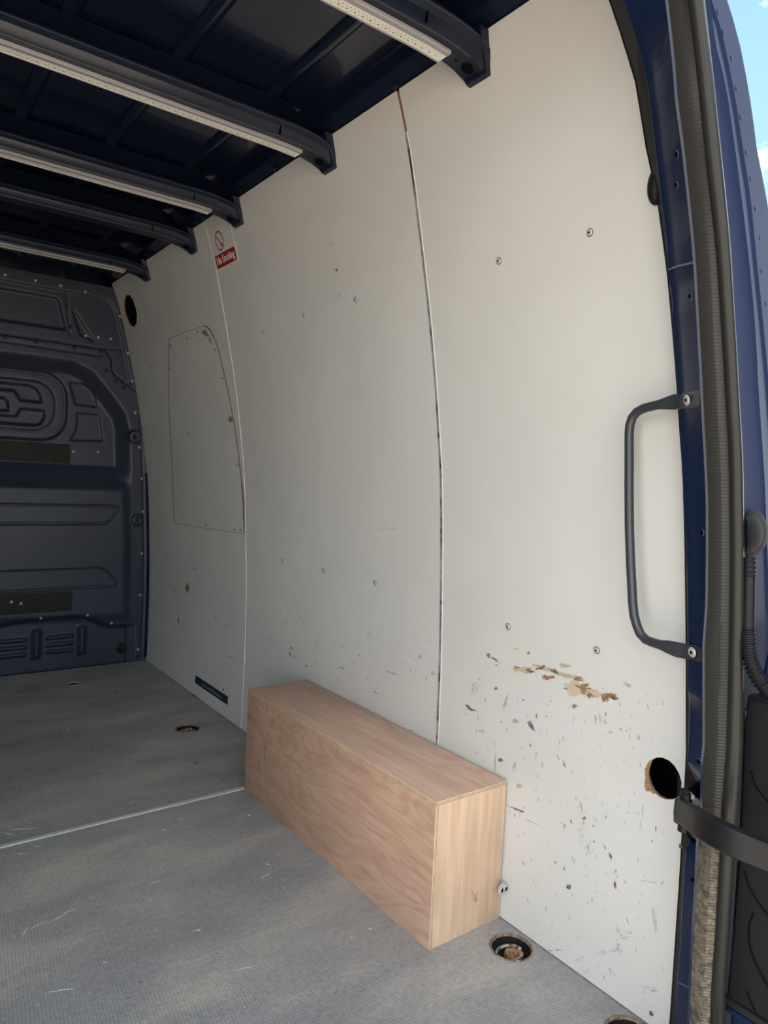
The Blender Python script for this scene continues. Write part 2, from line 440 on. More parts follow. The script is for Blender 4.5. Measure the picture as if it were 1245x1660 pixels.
# ---- right wall: three lining panels on the curved side
wr = tag(empty('wall_right'), kind='structure')
S1, S2, YE, YB, ZT = 2.3545, 1.2700, .622, 3.452, 1.792
def wmap(a, b, off): return (W(b)-off, a, b)
h1 = wall((1074, 1262)); hole1 = [tuple(wall(q)[1:]) for q in
      [(1050, 1240), (1056, 1232), (1064, 1228), (1074, 1228), (1085, 1233), (1094, 1242), (1101, 1254), (1105, 1268), (1104, 1284), (1099, 1293), (1090, 1296), (1079, 1296), (1068, 1291), (1059, 1282), (1053, 1271), (1049, 1256)]]
h2 = wall((210, 503.5)); hole2 = [tuple(wall(q)[1:]) for q in
      [(199.5, 492), (201, 482), (205, 477.5), (210, 478.5), (215.5, 486), (220, 499), (222, 512), (221.5, 523), (218, 529.5), (213.5, 529.5), (207.5, 522), (203, 511), (200.3, 501)]]
panels = []
for (y0, y1, hs) in ((YE, S2-.0005, [hole1]), (S2+.0078, S1-.0012, []), (S1+.002, YB, [hole2])):
    ol = [(y0, .002), (y0, ZT), (y1, ZT), (y1, .002)]
    if y0 == YE: ol = [(YE+.012, .002), (YE+.004, .25), (YE, .5), (YE, ZT), (y1, ZT), (y1, .002)]
    panels.append(sheet(ol, hs, .04, wmap, .007, 'lining_panel', ['lining_white', 'raw_wood'], wr))
for p, l in zip(panels, ('white lining panel nearest the rear door, with brown abrasions and a round hole', 'middle white lining panel behind the plywood box',
                         'white lining panel at the bulkhead with a screwed cover panel')): p['label'] = l
# joint strips in the two seams
def strip(y0, y1, z0, z1, off, name, m, lab=None):
    zs = np.linspace(z0, z1, 60); v, f = [], []
    for z in zs: v += [(W(z)+.004, y0, z), (W(z)-off, y0, z), (W(z)-off, y1, z), (W(z)+.004, y1, z)]
    for i in range(len(zs)-1):
        for j in range(3): f.append((i*4+j, i*4+j+1, i*4+j+5, i*4+j+4))
    o = mesh(name, v, f, [m], wr, smooth=False)
    if lab: o['label'] = lab
    return o
strip(S2+.0010, S2+.0085, .005, 1.712, .0010, 'joint_strip', 'alu_joint', 'scratched metal joint strip between the lining panels')
strip(S2-.0008, S2+.0012, .005, 1.712, .0014, 'joint_edge', 'white_edge')
strip(S2-.0005, S2+.0014, 1.712, 1.785, .0006, 'joint_edge', 'wood_brown')
strip(S1-.0014, S1+.0004, .005, 1.78, .0016, 'joint_edge', 'white_edge')
strip(S1+.0004, S1+.0030, .005, 1.78, .0002, 'joint_strip', 'scuff_dark')
# body side seen through the holes, painted black for the unlit cavity
v, f = [], []
for z in np.linspace(-.12, 1.9, 30): v += [(W(z)+.10, .64, z), (W(z)+.10, 3.6, z)]
for i in range(29): f.append((2*i, 2*i+2, 2*i+3, 2*i+1))
mesh('body_side', v, f, ['black_hole'], wr, smooth=True)

# screws (shared mesh): round head, socket, black outer ring painting the head's shadow
def screw_mesh(r, name='screw'):
    bm = bmesh.new(); n = 14
    prof = [(r*1.22, .0002, 0), (r*1.02, .0006, 1), (r, .0014, 0), (r*.75, .0028, 0), (r*.36, .0031, 0), (r*.30, .0012, 1), (0.0001, .0010, 1)]
    rings = []
    for (rr, h, m) in prof: rings.append([bm.verts.new((rr*math.cos(2*math.pi*k/n), rr*math.sin(2*math.pi*k/n), h)) for k in range(n)])
    for i in range(len(rings)-1):
        for k in range(n):
            fc = bm.faces.new((rings[i][k], rings[i][(k+1) % n], rings[i+1][(k+1) % n], rings[i+1][k])); fc.material_index = prof[i+1][2]; fc.smooth = True
    me = bpy.data.meshes.new(name); bm.to_mesh(me); bm.free(); me.materials.append(MATS['steel']); me.materials.append(MATS['black_hole']); return me
SCREW = screw_mesh(.0062); SMALL = screw_mesh(.0032)
DARKS = screw_mesh(.0034); DARKS.materials[0] = MATS['scuff_dark']
MARKM = screw_mesh(.0034); MARKM.materials[0] = MATS['scuff_grey']
def put(me, name, m, parent):
    o = bpy.data.objects.new(name, me); COL.objects.link(o); o.parent = parent
    o.matrix_parent_inverse = Matrix.Translation(parent.location).inverted(); o.matrix_basis = m; return o
def wscrew(q, me, parent, off=0.0, name='screw'):
    p = wall(q, off); return put(me, name, wn_frame(p[1], p[2], off), parent)
for q in [(808.5, 423), (956, 377), (823.5, 1016), (967, 1054)]: wscrew(q, SCREW, panels[0])
for q in [(576.5, 486), (493, 511.5), (426.5, 537), (608, 945), (524, 925.5), (458, 909)]: wscrew(q, SCREW, panels[1])
for q in [(538, 397), (550, 479)]: wscrew(q, MARKM, panels[1])
for q in [(546, 437.5)]: wscrew(q, DARKS, panels[1])
for q in [(362, 560), (244.5, 596), (266.5, 868), (301.5, 876), (342, 885.5)]: wscrew(q, MARKM, panels[2])
for q in [(810.5, 1232), (921, 1438), (1104, 1372), (1056, 1643)]: wscrew(q, DARKS, panels[0])

# cover panel screwed over the far opening
cv = [(273.7, 549.5), (295, 540.5), (315, 534), (331, 528.3), (337, 531), (341, 535.6), (345.5, 544), (349.3, 553.6), (356, 575.8), (362, 602), (367.3, 625.7), (375.6, 667), (384, 720),
      (389.5, 767), (394.2, 808.5), (395.2, 865.0), (340, 857), (282.8, 847.3), (280, 772.5), (277, 706), (273.5, 655), (274.2, 600)]
cvw = [tuple(wall(q, .003)[1:]) for q in cv]
cover = sheet(cvw, [], .03, lambda a, b, off: (W(b)-.0030-off, a, b), .0029, 'cover_panel', ['lining_white', 'raw_wood'], wr)
cover['label'] = 'lining coloured cover panel with rounded top corner screwed on'
for q in [(321, 537.5), (303, 549), (277, 558.5), (275.5, 561.5), (274.6, 597), (349.5, 567), (361, 613), (275.6, 703), (306, 702), (385, 754), (284.5, 843), (333.5, 851), (380, 859), (390, 859.5)]:
    wscrew(q, DARKS, cover, .003)
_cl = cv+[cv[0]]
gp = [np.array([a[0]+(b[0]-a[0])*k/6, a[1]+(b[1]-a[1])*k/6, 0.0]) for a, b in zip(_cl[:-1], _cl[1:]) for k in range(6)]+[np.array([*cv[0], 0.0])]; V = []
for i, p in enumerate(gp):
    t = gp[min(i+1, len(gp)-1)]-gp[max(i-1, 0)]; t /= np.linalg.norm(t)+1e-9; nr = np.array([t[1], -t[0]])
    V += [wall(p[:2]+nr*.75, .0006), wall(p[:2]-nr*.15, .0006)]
mesh('cover_shadow_line', V, [(2*i, 2*i+2, 2*i+3, 2*i+1) for i in range(len(gp)-1)], ['shadow_line'], cover)  # dark ribbon paints the shadow line around the raised cover
# bare-wood chipping along its rounded edge
ed = cv[3:16]; V, F, mi = [], [], []
P2 = smooth_path([(a, b, 0) for a, b in ed], 6)
for i, p in enumerate(P2):
    t = P2[min(i+1, len(P2)-1)]-P2[max(i-1, 0)]; t /= np.linalg.norm(t); nrm = np.array([t[1], -t[0], 0])
    u = i/len(P2)
    wd = {True: 2.6, False: .9}[u < .28] + (1.6 if .86 < u < .95 else 0) + R.uniform(-.3, .5)
    a = p+nrm*.9; b = p-nrm*wd*(.55)
    V += [wall(a[:2], .0036), wall(b[:2], .0036)]
for i in range(len(P2)-1): F.append((2*i, 2*i+2, 2*i+3, 2*i+1)); mi.append(0 if i/len(P2) < .25 or (.80 < i/len(P2) < .93) else 1)
mesh('bare_wood_edge', V, F, ['wood_brown', 'edge_soft'], cover, mi=mi)
decal_set([(333, 540, 6, 3.5, .9, 0, True), (340, 552, 5, 2, 1.1, 1, True), (373.5, 679, 3, 5.5, 0, 0, True), (375, 682, 2, 3, 0, 1, True)], lambda q: wall(q, .0038), 'chipped_wood', cover, ['wood_brown', 'ply_edge_dark'])
decal_set([(303.5, 953, 3.2, 7, 0, 0, True), (304, 955, 1.6, 3.5, 0, 1, True)], lambda q: wall(q, .0006), 'chipped_hole', panels[2], ['wood_brown', 'scuff_dark'])

# scuffs on the lining
def zq(a, b, ox=740, oy=1000, s=2.964): return ox+a/s, oy+b/s
it = []
def blob(a, b, ha, hb, an, m): x, y = zq(a, b); it.append((x, y, ha/2.964, hb/2.964, an, m, True))
# 0 dark 1 grey 2 brown 3 pale 4 soft 5 white
for q in [(325, 255, 50, 13, .1, 3), (300, 250, 26, 8, .4, 2), (345, 260, 24, 9, .1, 2), (430, 248, 60, 9, .25, 3), (405, 245, 26, 7, -.3, 2), (440, 291, 30, 9, .0, 2), (470, 262, 22, 7, .3, 0),
          (540, 285, 62, 10, .2, 3), (520, 280, 34, 5, .2, 1), (590, 350, 75, 30, .25, 3), (600, 345, 44, 24, .15, 2), (553, 348, 26, 9, .2, 2), (585, 300, 20, 10, .3, 2), (640, 372, 14, 18, .2, 2),
          (665, 370, 34, 18, .3, 3), (712, 388, 20, 15, .4, 2), (742, 378, 26, 13, .2, 2), (760, 390, 18, 9, .3, 2), (565, 430, 14, 9, 0, 3), (566, 430, 8, 12, 0.2, 2), (820, 326, 22, 7, .5, 3),
          (520, 235, 26, 9, .1, 3), (154, 185, 9, 13, .1, 2), (185, 205, 24, 4, .6, 0), (192, 231, 7, 3, .3, 0), (347, 174, 8, 8, 0, 2), (285, 153, 13, 4, .1, 3), (190, 344, 9, 8, 0, 2),
          (320, 400, 5, 5, 0, 0), (95, 345, 26, 34, 0, 4), (110, 300, 8, 6, 0, 3), (80, 350, 6, 9, 0, 3), (60, 435, 20, 5, .7, 0), (75, 447, 22, 4, .2, 0), (235, 425, 9, 24, .3, 1), (238, 400, 4, 30, .3, 1), (280, 500, 14, 10, .2, 3), (360, 525, 9, 22, -.5, 0), (354, 510, 5, 15, -.4, 1),
          (430, 478, 7, 3, 0, 0), (668, 490, 4, 20, -.1, 1), (690, 490, 5, 22, -.3, 3), (712, 500, 5, 14, -.3, 1), (875, 580, 8, 14, 0, 3), (790, 540, 6, 8, 0, 1), (740, 555, 10, 10, 0, 4),
          (212, 688, 9, 10, .2, 0), (186, 700, 3, 45, .05, 1), (280, 715, 4, 20, 0, 1), (382, 670, 4, 28, .2, 4), (518, 708, 3, 20, -.3, 0), (300, 812, 14, 12, 0, 3), (254, 810, 6, 12, 0, 2),
          (290, 925, 36, 4, .35, 0), (313, 936, 10, 5, .2, 2), (614, 968, 10, 8, 0, 2), (515, 1003, 5, 16, -.8, 1), (550, 985, 3, 12, -.2, 0), (600, 910, 3, 28, -.2, 1), (885, 1000, 3, 28, .1, 4), (895, 930, 4, 34, .05, 4), (600, 1040, 16, 44, .05, 4), (640, 1110, 22, 30, 0, 4),
          (740, 1150, 5, 18, -.3, 0), (712, 1105, 4, 16, -.4, 1), (660, 1080, 4, 4, 0, 0), (942, 1080, 6, 8, 0, 1), (765, 1230, 8, 20, -.3, 1), (762, 1290, 7, 15, -.2, 2), (544, 1297, 7, 11, -.3, 0), (475, 1180, 6, 9, -.3, 1), (620, 1245, 14, 5, .2, 4),
          (360, 985, 34, 2, .45, 1), (325, 1043, 4, 6, 0, 1), (230, 800, 3, 6, 0, 2), (115, 550, 18, 4, 0, 3), (45, 467, 6, 6, 0, 3), (985, 1280, 6, 8, 0, 1), (940, 1275, 25, 3, .2, 4), (105, 490, 4, 4, 0, 1), (215, 505, 6, 4, 0, 0)]: blob(*q)
for q in [(930, 1395, 2, 9), (923, 1487, 1, 7), (1002, 1505, 3, 13), (1061, 1481, 3, 14), (1063, 1506, 2.2, 8), (1003, 1537, 4, 14), (978, 1543, 2, 5), (1010, 1515, 9, 8), (1000, 1540, 8, 7), (1048, 1600, 12, 3), (1060, 1606, 6, 1.5), (990, 1575, 2, 6), (997, 1580, 2.5, 5),
          (940, 1555, 6, 5), (975, 1545, 7, 3), (905, 1540, 6, 1.5), (892, 1541, 4, 1.3), (948, 1575, 8, 2.5), (1060, 1490, 1.5, 18), (1014, 1430, 2, 4), (1075, 1430, 1.5, 4), (1044, 1428, 6, 1)]:
    it.append((q[0], q[1], q[2], q[3], R.uniform(-.35, .1), R.choice((1, 4, 4)), True))
for _ in range(330):
    x = R.uniform(765, 1085); y = R.uniform(1110, 1640)
    if math.hypot(x-1076, y-1262) < 42 or y > 1470 + (x-812)*.754: continue
    if x > 1050 and R.random() < .5: continue
    ln = R.uniform(1.2, 6); it.append((x, y, R.uniform(.35, 1.1), ln*.8, R.uniform(-.5, .3), R.choice((1, 4, 4, 4, 4, 0) if R.random() < .5 else (4, 4, 1)), True))
it = [q for q in it if not (q[0] < 826 and q[1] > 1262 and q[0] < 822 - (q[1]-1262)*.05 + 6)]
ok0 = [q for q in it if wall(q[:2])[1] < S2-.004]
decal_set(ok0, lambda q: wall(q, .0006), 'scuff_marks', panels[0], ['scuff_dark', 'scuff_grey', 'wood_brown', 'wood_pale', 'scuff_soft', 'scuff_white'])
it = []
def z5(a, b, ha, hb, an, m): it.append((400+a/3.458, 1000+b/3.458, ha/3.458, hb/3.458, an, m, True))
for q in [(333, 277, 5, 9, 0, 0), (243, 210, 4, 14, -.2, 0), (268, 222, 4, 8, 0, 0), (220, 32, 6, 5, 0, 1), (905, 240, 36, 4, .5, 5), (815, 315, 36, 4, .3, 1), (722, 424, 18, 4, .45, 1), (1045, 318, 12, 9, 0, 3), (1040, 310, 5, 5, 0, 2), (1062, 322, 5, 5, 0, 3),
          (530, 285, 14, 4, .5, 1), (535, 288, 6, 4, 0, 0), (597, 260, 8, 4, 0, 1), (545, 173, 20, 3, .1, 4), (530, 163, 6, 3, 0, 1), (632, 217, 4, 3, 0, 0), (675, 345, 8, 4, .3, 1), (1008, 345, 3, 18, 0, 1), (835, 604, 8, 3, .2, 0), (885, 603, 4, 6, 0, 1), (925, 635, 12, 3, .2, 1),
          (400, 145, 20, 20, 0, 4), (135, 125, 8, 8, 0, 4), (310, 20, 3, 34, -.6, 4), (970, 225, 14, 14, 0, 4), (376, 195, 5, 5, 0, 1), (690, 100, 14, 20, 0, 4), (575, 320, 8, 3, 0, 1)]: z5(*q)
for q in [(632, 857, 14, 2.2, .02, 4), (487, 691, 1.6, 1.6, 0, 5), (541, 436, 1, 1.4, 0, 0), (829, 820, 3, 12, .5, 4), (471, 660, 7, 2, 1, 4), (472, 1050, 1.2, 3, 0, 0)]: it.append((*q, True))
for _ in range(70): it.append((R.uniform(410, 700), R.uniform(990, 1110), R.uniform(.3, 1), R.uniform(.5, 2.5), R.uniform(-.8, .8), R.choice((4, 4, 1, 5)), True))
it2 = [q for q in it if S2+.01 < wall(q[:2])[1] < S1-.01 and not (q[1] > 1098+(q[0]-497)*.515)]
decal_set(it2, lambda q: wall(q, .0006), 'scuff_marks', panels[1], ['scuff_dark', 'scuff_grey', 'wood_brown', 'wood_pale', 'scuff_soft', 'scuff_white'])
it = []
def z4(a, b, ha, hb, an, m): it.append((a/2.964, 800+b/2.964, ha/2.964, hb/2.964, an, m, True))
for q in [(858, 612, 3, 14, 0, 0), (1100, 628, 24, 3, -.3, 4), (1112, 788, 28, 2, .45, 1), (1074, 942, 3, 7, 0, 0), (945, 979, 18, 5, .62, 0), (1107, 530, 5, 3, 0, 1), (935, 362, 10, 8, 0, 4), (1035, 600, 6, 10, 0, 4), (840, 470, 10, 14, 0, 4)]: z4(*q)
decal_set(it, lambda q: wall(q, .0006), 'scuff_marks', panels[2], ['scuff_dark', 'scuff_grey', 'wood_brown', 'wood_pale', 'scuff_soft', 'scuff_white'])
# chipped wood on the round hole's edge
ch = [(1053, 1233), (1058, 1231), (1055, 1240), (1051, 1252), (1052, 1266), (1056, 1277), (1063, 1286), (1060, 1288), (1054, 1283), (1047, 1282), (1044.5, 1274), (1046, 1262), (1045, 1247), (1049, 1239)]
mesh('chipped_hole_edge', [wall(q, .0008) for q in ch], [tuple(reversed(range(len(ch))))], ['wood_brown'], panels[0])

# ---- left wall, roof skin (closing the load space)
wl = tag(empty('wall_left'), kind='structure')
v, f = [], []
for z in np.linspace(-.02, 1.80, 24): v += [(2*XC-W(z), .62, z), (2*XC-W(z), 3.46, z)]
for i in range(23): f.append((2*i, 2*i+1, 2*i+3, 2*i+2))
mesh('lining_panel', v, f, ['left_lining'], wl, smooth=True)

ceil = tag(empty('ceiling'), kind='structure')
# roof cross-section with pressed ribs, from the rail to the centre (mirrored)
half = [(.9415, 1.768), (.9395, 1.792), (.934, 1.797), (.900, 1.806), (.893, 1.812), (.8915, 1.842), (.886, 1.846), (.876, 1.838), (.862, 1.835), (.848, 1.840), (.842, 1.850)]
def rib(c, w=.021, d=.013):
    return [(c+w+.004, 1.850), (c+w, 1.8495), (c+w*.7, 1.850-d*.5), (c+w*.35, 1.850-d*.9), (c, 1.850-d), (c-w*.35, 1.850-d*.9), (c-w*.75, 1.850-d*.45), (c-w*.8, 1.850), (c-w-.004, 1.850)]
half = half[:6] + [(.888, 1.847)] + [(.86, 1.8495)]
prof = half + rib(.775) + [(.66, 1.851)] + rib(.55) + [(.44, 1.853)] + rib(.325) + [(.26, 1.854), (XC, 1.855)]
prof = prof + [(2*XC-x, z) for x, z in reversed(prof[:-1])]
ys = np.linspace(.60, 3.47, 24)
v = [(x, y, z) for y in ys for x, z in prof]; n = len(prof)
f = [(i*n+j, i*n+j+1, (i+1)*n+j+1, (i+1)*n+j) for i in range(len(ys)-1) for j in range(n-1)]
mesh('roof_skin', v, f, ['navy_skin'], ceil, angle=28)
box('outer_roof', (XC-.95, .50, 1.90), (XC+.85, 3.6, 1.93), 'navy_paint', ceil, .01)
# rail clips
for Yc in (.80, 1.27, 1.82, 2.33):
    bm = bmesh.new(); bmesh.ops.create_cone(bm, cap_ends=True, segments=14, radius1=.007, radius2=.004, depth=.008, matrix=Matrix.Translation((.917, Yc, 1.797)))
    bmesh.ops.create_uvsphere(bm, u_segments=10, v_segments=6, radius=.0045, matrix=Matrix.Translation((.917, Yc, 1.791)))
    finish('rail_bolt', bm, ['navy_roof'], ceil, angle=40)
# roof beams
def dz(x):
    a = abs(x-XC)
    return float(np.interp(a, [0, .60, .64, .67, .70, .725, .744], [.004, .002, 0, -.003, -.009, -.018, -.027]))
def wy(x):   # the beam end flares along Y
    return float(np.interp(abs(x-XC), [0, .66, .70, .744], [0, 0, .003, .004]))
BEAMS = [1.070, 1.610, 2.147, 2.522, 3.030]
for Y0 in BEAMS:
    xs = [XC+s for s in [-.744, -.73, -.71, -.69, -.66, -.6, -.5, -.4, -.3, -.2, -.1, 0, .1, .2, .3, .4, .5, .55, .6, .64, .66, .68, .70, .715, .73, .744]]
    rings = []
    for x in xs:
        d = dz(x); e_ = wy(x); a = abs(x-XC)
        # little joggles where the roof ribs land on the lip
        jog = sum(math.exp(-((x-c)/.012)**2) for c in (.325, .55, .775, XC*2-.325, XC*2-.55, XC*2-.775))*.0
        zt = 1.853 if a < .60 else 1.853-.045*min(1, (a-.60)/.10)
        pr = [(Y0-.026, zt), (Y0-.034, zt-.003), (Y0-.046, zt-.012), (Y0-.060, 1.795+d), (Y0-.066, 1.788+d), (Y0-.075+e_, 1.782+d), (Y0-.077, 1.777+d), (Y0-.072, 1.773+d), (Y0-.063, 1.768+d), (Y0-.056, 1.752+d), (Y0-.050, 1.7475+d),
              (Y0-.003, 1.7475+d), (Y0+.002, 1.752+d), (Y0+.008, 1.775+d), (Y0+.020, 1.790+d), (Y0+.028, zt)]
        if a > .69:
            kk = min(1, (a-.69)/.03); pr = [(max(y, (1-kk)*y+kk*(Y0-.0615-.014*(z-1.721)/.07)), z) for y, z in pr]
        rings.append([(min(x, W(z)-.0018), y, z) for y, z in pr])
    v, f = loft(rings)
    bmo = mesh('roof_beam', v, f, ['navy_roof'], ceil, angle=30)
    # lighter beads paint the highlight along the beam lips
    vv, ff = tube([(x, Y0-.0735, 1.7765+dz(x)) for x in np.linspace(XC-.68, XC+.69, 50)], .0022, 6); mesh('lip_highlight', vv, ff, ['handle_paint'], bmo, smooth=True)
    vv, ff = tube([(x, Y0-.0525, 1.7490+dz(x)) for x in np.linspace(XC-.68, XC+.70, 50)], .0022, 6); mesh('lip_highlight', vv, ff, ['handle_paint'], bmo, smooth=True)
    # end plate against the lining
    sgn = 1
    pl = []
    for (y, z) in [(Y0-.074, 1.790), (Y0-.060, 1.721), (Y0-.004, 1.7205), (Y0-.004, 1.736), (Y0+.01, 1.79)]: pl.append((y, z))
    v = [(W(z)-.0015, y, z) for y, z in pl] + [(W(z)-.012-.012*(z > 1.73), y, z+.002) for y, z in pl]; m5 = len(pl)
    f = [tuple(range(m5)), tuple(reversed(range(m5, 2*m5)))] + [(i, (i+1) % m5, (i+1) % m5+m5, i+m5) for i in range(m5)]
    mesh('end_plate', v, f, ['navy_roof'], bmo)
    # lightening hole and small hole near the end
    for (hx, hy, hr) in ((.919, Y0-.030, .0125), (.893, Y0-.026, .0028), (.885, Y0-.044, .0016)):
        zz = 1.7471+dz(hx)
        sl = (dz(hx+.01)-dz(hx-.01))/.02
        ring = [(hx+hr*math.cos(t), hy+hr*math.sin(t), zz-.0006+sl*hr*math.cos(t)) for t in [2*math.pi*k/20 for k in range(20)]]
        mesh('beam_hole', ring, [tuple(reversed(range(20)))], ['black_hole'], bmo)
        box('beam_joint', (.790, Y0-.064, 1.752), (.7915, Y0-.0585, 1.7705), 'black_hole', bmo)

# ================================================================== BULKHEAD (front wall)
wf = tag(empty('wall_front'), kind='structure')
def sdf(px, pz, poly, r=0.0):
    P = np.array(poly); d = np.full(px.shape, 1e9); s = np.ones(px.shape)
    for i in range(len(P)):
        a, b = P[i], P[i-1]
        e0, e1 = b[0]-a[0], b[1]-a[1]; w0, w1 = px-a[0], pz-a[1]
        t = np.clip((w0*e0+w1*e1)/(e0*e0+e1*e1+1e-12), 0, 1)
        q0, q1 = w0-e0*t, w1-e1*t
        d = np.minimum(d, q0*q0+q1*q1)
        c1 = pz >= a[1]; c2 = pz < b[1]; c3 = e0*w1 > e1*w0
        flip = (c1 & c2 & c3) | (~c1 & ~c2 & ~c3)
        s = np.where(flip, -s, s)
    return s*np.sqrt(d)-r
def step(d, w): # 1 inside, 0 outside, smooth over w
    t = np.clip(.5-d/w, 0, 1); return t*t*(3-2*t)
def line(d, w): return np.exp(-(d/w)**2)
def rr(x0, z0, x1, z1, r):
    return [(x0+r, z0+r), (x1-r, z0+r), (x1-r, z1-r), (x0+r, z1-r)]
xs = np.concatenate([np.arange(XC-.94, .40, .02), np.arange(.40, 1.146, .0042)]); zs = np.arange(-.004, 1.775, .0042)
X, Z = np.meshgrid(xs, zs); Xm = np.where(X < XC, 2*XC-X, X)
D = np.zeros_like(X)   # + = away from the camera
XL = -0.6
# main recess above, bulge below
rec = [(XL, 1.40), (.66, 1.40), (.772, 1.398), (.85, 1.365), (.93, 1.275), (.995, 1.19), (1.012, 1.13), (1.022, .95), (1.028, .84), (.90, .80), (XL, .80)]
D += .062*step(sdf(Xm, Z, rec)+.012, .07)*np.clip((Z-.835)/.11, 0, 1)**1.3
low = [(XL, .86), (1.02, .86), (1.040, .6), (1.043, .215), (XL, .27)]
D -= .016*step(sdf(Xm, Z, low)+.01, .05)
# oval pressings (left part of an elongated ring)
oval = rr(.21-.545, 1.052, .758, 1.357, .11); d1 = sdf(Xm, Z, oval, .108)
D += .012*step(d1, .016) + .005*line(d1, .006)
oval2 = rr(.21-.50, 1.087, .713, 1.318, .095); d2 = sdf(Xm, Z, oval2, .092); D -= .004*step(d2, .006)
D += .003*line(d2, .004)
sl1 = [(XL, 1.262), (.545, 1.262), (.570, 1.222), (.652, 1.222), (.645, 1.255), (.628, 1.278), (.600, 1.288), (XL, 1.288)]
sl2 = [(XL, 1.142), (.553, 1.146), (.572, 1.182), (.664, 1.182), (.664, 1.150), (.650, 1.125), (.628, 1.116), (XL, 1.113)]
sl3 = [(XL, 1.222), (.503, 1.222), (.516, 1.208), (.518, 1.172), (XL, 1.170)]
for s_ in (sl1, sl2, sl3): D += .014*step(sdf(Xm, Z, s_, .002), .014)
for s_ in ([(.769, 1.321), (.827, 1.322), (.852, 1.310), (.873, 1.285), (.892, 1.222), (.797, 1.224)], [(.803, 1.185), (.893, 1.185), (.905, 1.175), (.922, 1.064), (.778, 1.058), (.799, 1.10), (.806, 1.14)]):
    d_ = sdf(Xm, Z, s_, .001); D += .008*step(d_, .010)
# long hollows
for s_ in ([(XL, .759), (.962, .759), (.985, .748), (.950, .695), (.925, .677), (XL, .673)], [(XL, .463), (.905, .465), (.935, .450), (.990, .388), (.975, .378), (XL, .375)]):
    d_ = sdf(Xm, Z, s_, .001); D += .0045*step(d_, .008) + .006*line(d_, .0038)
# upper section: window recess, triangle, split line, border groove
d_ = sdf(Xm, Z, [(XL, 1.682), (.690, 1.680), (.702, 1.668), (.730, 1.552), (XL, 1.552)], .003); D += .012*step(d_, .014)
d_ = sdf(Xm, Z, [(.766, 1.640), (.797, 1.540), (.852, 1.520)], .003); D += .010*step(d_, .012)
d_ = sdf(Xm, Z, [(XL, 1.72), (.90, 1.718), (.925, 1.705), (.952, 1.66), (1.03, 1.33), (1.0, 1.335), (.945, 1.383), (.938, 1.446), (.905, 1.487), (XL, 1.490)]); D += .008*step(d_, .010)
def pl_dist(P):
    d = np.full(X.shape, 1e9)
    for (a, b) in zip(P[:-1], P[1:]):
        e0, e1 = b[0]-a[0], b[1]-a[1]; t = np.clip(((Xm-a[0])*e0+(Z-a[1])*e1)/(e0*e0+e1*e1), 0, 1)
        d = np.minimum(d, np.hypot(Xm-a[0]-e0*t, Z-a[1]-e1*t))
    return d
D += .007*line(pl_dist([(XL, 1.491), (.667, 1.491), (.899, 1.487), (.935, 1.448), (.943, 1.383), (1.005, 1.343), (1.050, 1.312)]), .0042)
D += .004*line(pl_dist([(XL, 1.461), (.470, 1.461), (.885, 1.453), (.900, 1.462)]), .0045)
D += .004*line(pl_dist([(.904, 1.493), (.985, 1.497)]), .004)
D += .003*line(pl_dist([(.752, 1.53), (.735, 1.72)]), .004)
D += .006*line(pl_dist([(1.076, 1.18), (1.098, .9), (1.112, .6), (1.118, .3), (1.114, 0)]), .0035)
D += .005*line(pl_dist([(1.088, .438), (1.110, .438)]), .003)
# foot swage, posts, louvres
foot = [(XL, .225), (.50, .232), (.62, .246), (.80, .250), (.86, .243), (.92, .205), (.97, .186), (1.035, .184), (1.050, .17), (1.052, -.1), (XL, -.1)]
d_ = sdf(Xm, Z, foot); D += .030*step(d_+.006, .030)
D += .012*line(pl_dist([(1.062, .175), (1.066, 0)]), .012)
for (a, b) in ((.621, .671), (.816, .866), (.424, .474), (.229, .279)):
    d_ = sdf(Xm, Z, rr(a+.004, .056, b-.004, .196, .012), .012); D -= .024*step(d_+.008, .028)
for (a, b) in ((.683, .805), (.488, .610), (.293, .415)):
    for zz in (.150, .117, .084):
        d_ = sdf(Xm, Z, rr(a, zz-.010, b, zz+.010, .0095), .009); D -= .013*step(d_+.003, .014)
# ears on the flange
for (a, b, r_) in ((1.050, 1.092, .030), (1.074, .693, .026)):
    d_ = np.hypot(Xm-a, Z-b)-r_; D -= .014*step(d_, .010); D += .012*step(np.hypot(Xm-a, Z-b)-.008, .006)
Wz = np.array([W(z) for z in zs])[:, None]
keep = (X < Wz-.003) & (X > 2*XC-Wz+.003)
Yb = 3.445 + D
nx, nz_ = len(xs), len(zs)
Xc_ = np.clip(X, 2*XC-Wz+.002, Wz-.002)
v = np.stack([Xc_, Yb, Z], -1).reshape(-1, 3)
idx = np.arange(nx*nz_).reshape(nz_, nx)
fk = (keep[:-1, :-1] | keep[:-1, 1:])
q = np.stack([idx[:-1, :-1], idx[:-1, 1:], idx[1:, 1:], idx[1:, :-1]], -1)[fk]
me = bpy.data.meshes.new('bulkhead'); me.vertices.add(len(v)); me.vertices.foreach_set('co', v.ravel())
me.loops.add(len(q)*4); me.loops.foreach_set('vertex_index', q.ravel().astype(np.int32))
me.polygons.add(len(q)); me.polygons.foreach_set('loop_start', np.arange(0, len(q)*4, 4, dtype=np.int32)); me.update(calc_edges=True); me.validate()
link('bulkhead', me, ['bulkhead_grey'], wf, True)
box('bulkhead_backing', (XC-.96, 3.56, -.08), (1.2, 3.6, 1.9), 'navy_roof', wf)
def bdepth(x, z):
    i = int(np.clip(np.searchsorted(zs, z), 0, nz_-1)); j = int(np.clip(np.searchsorted(xs, x), 0, nx-1)); return float(Yb[i, j])
def bframe(x, z, off=.0): return Matrix(((1, 0, 0, x), (0, 0, -1, bdepth(x, z)-off), (0, 1, 0, z), (0, 0, 0, 1)))
RIV = screw_mesh(.0055, 'rivet'); RIV.materials[0] = MATS['scuff_grey']; RIV.materials[1] = MATS['scuff_grey']
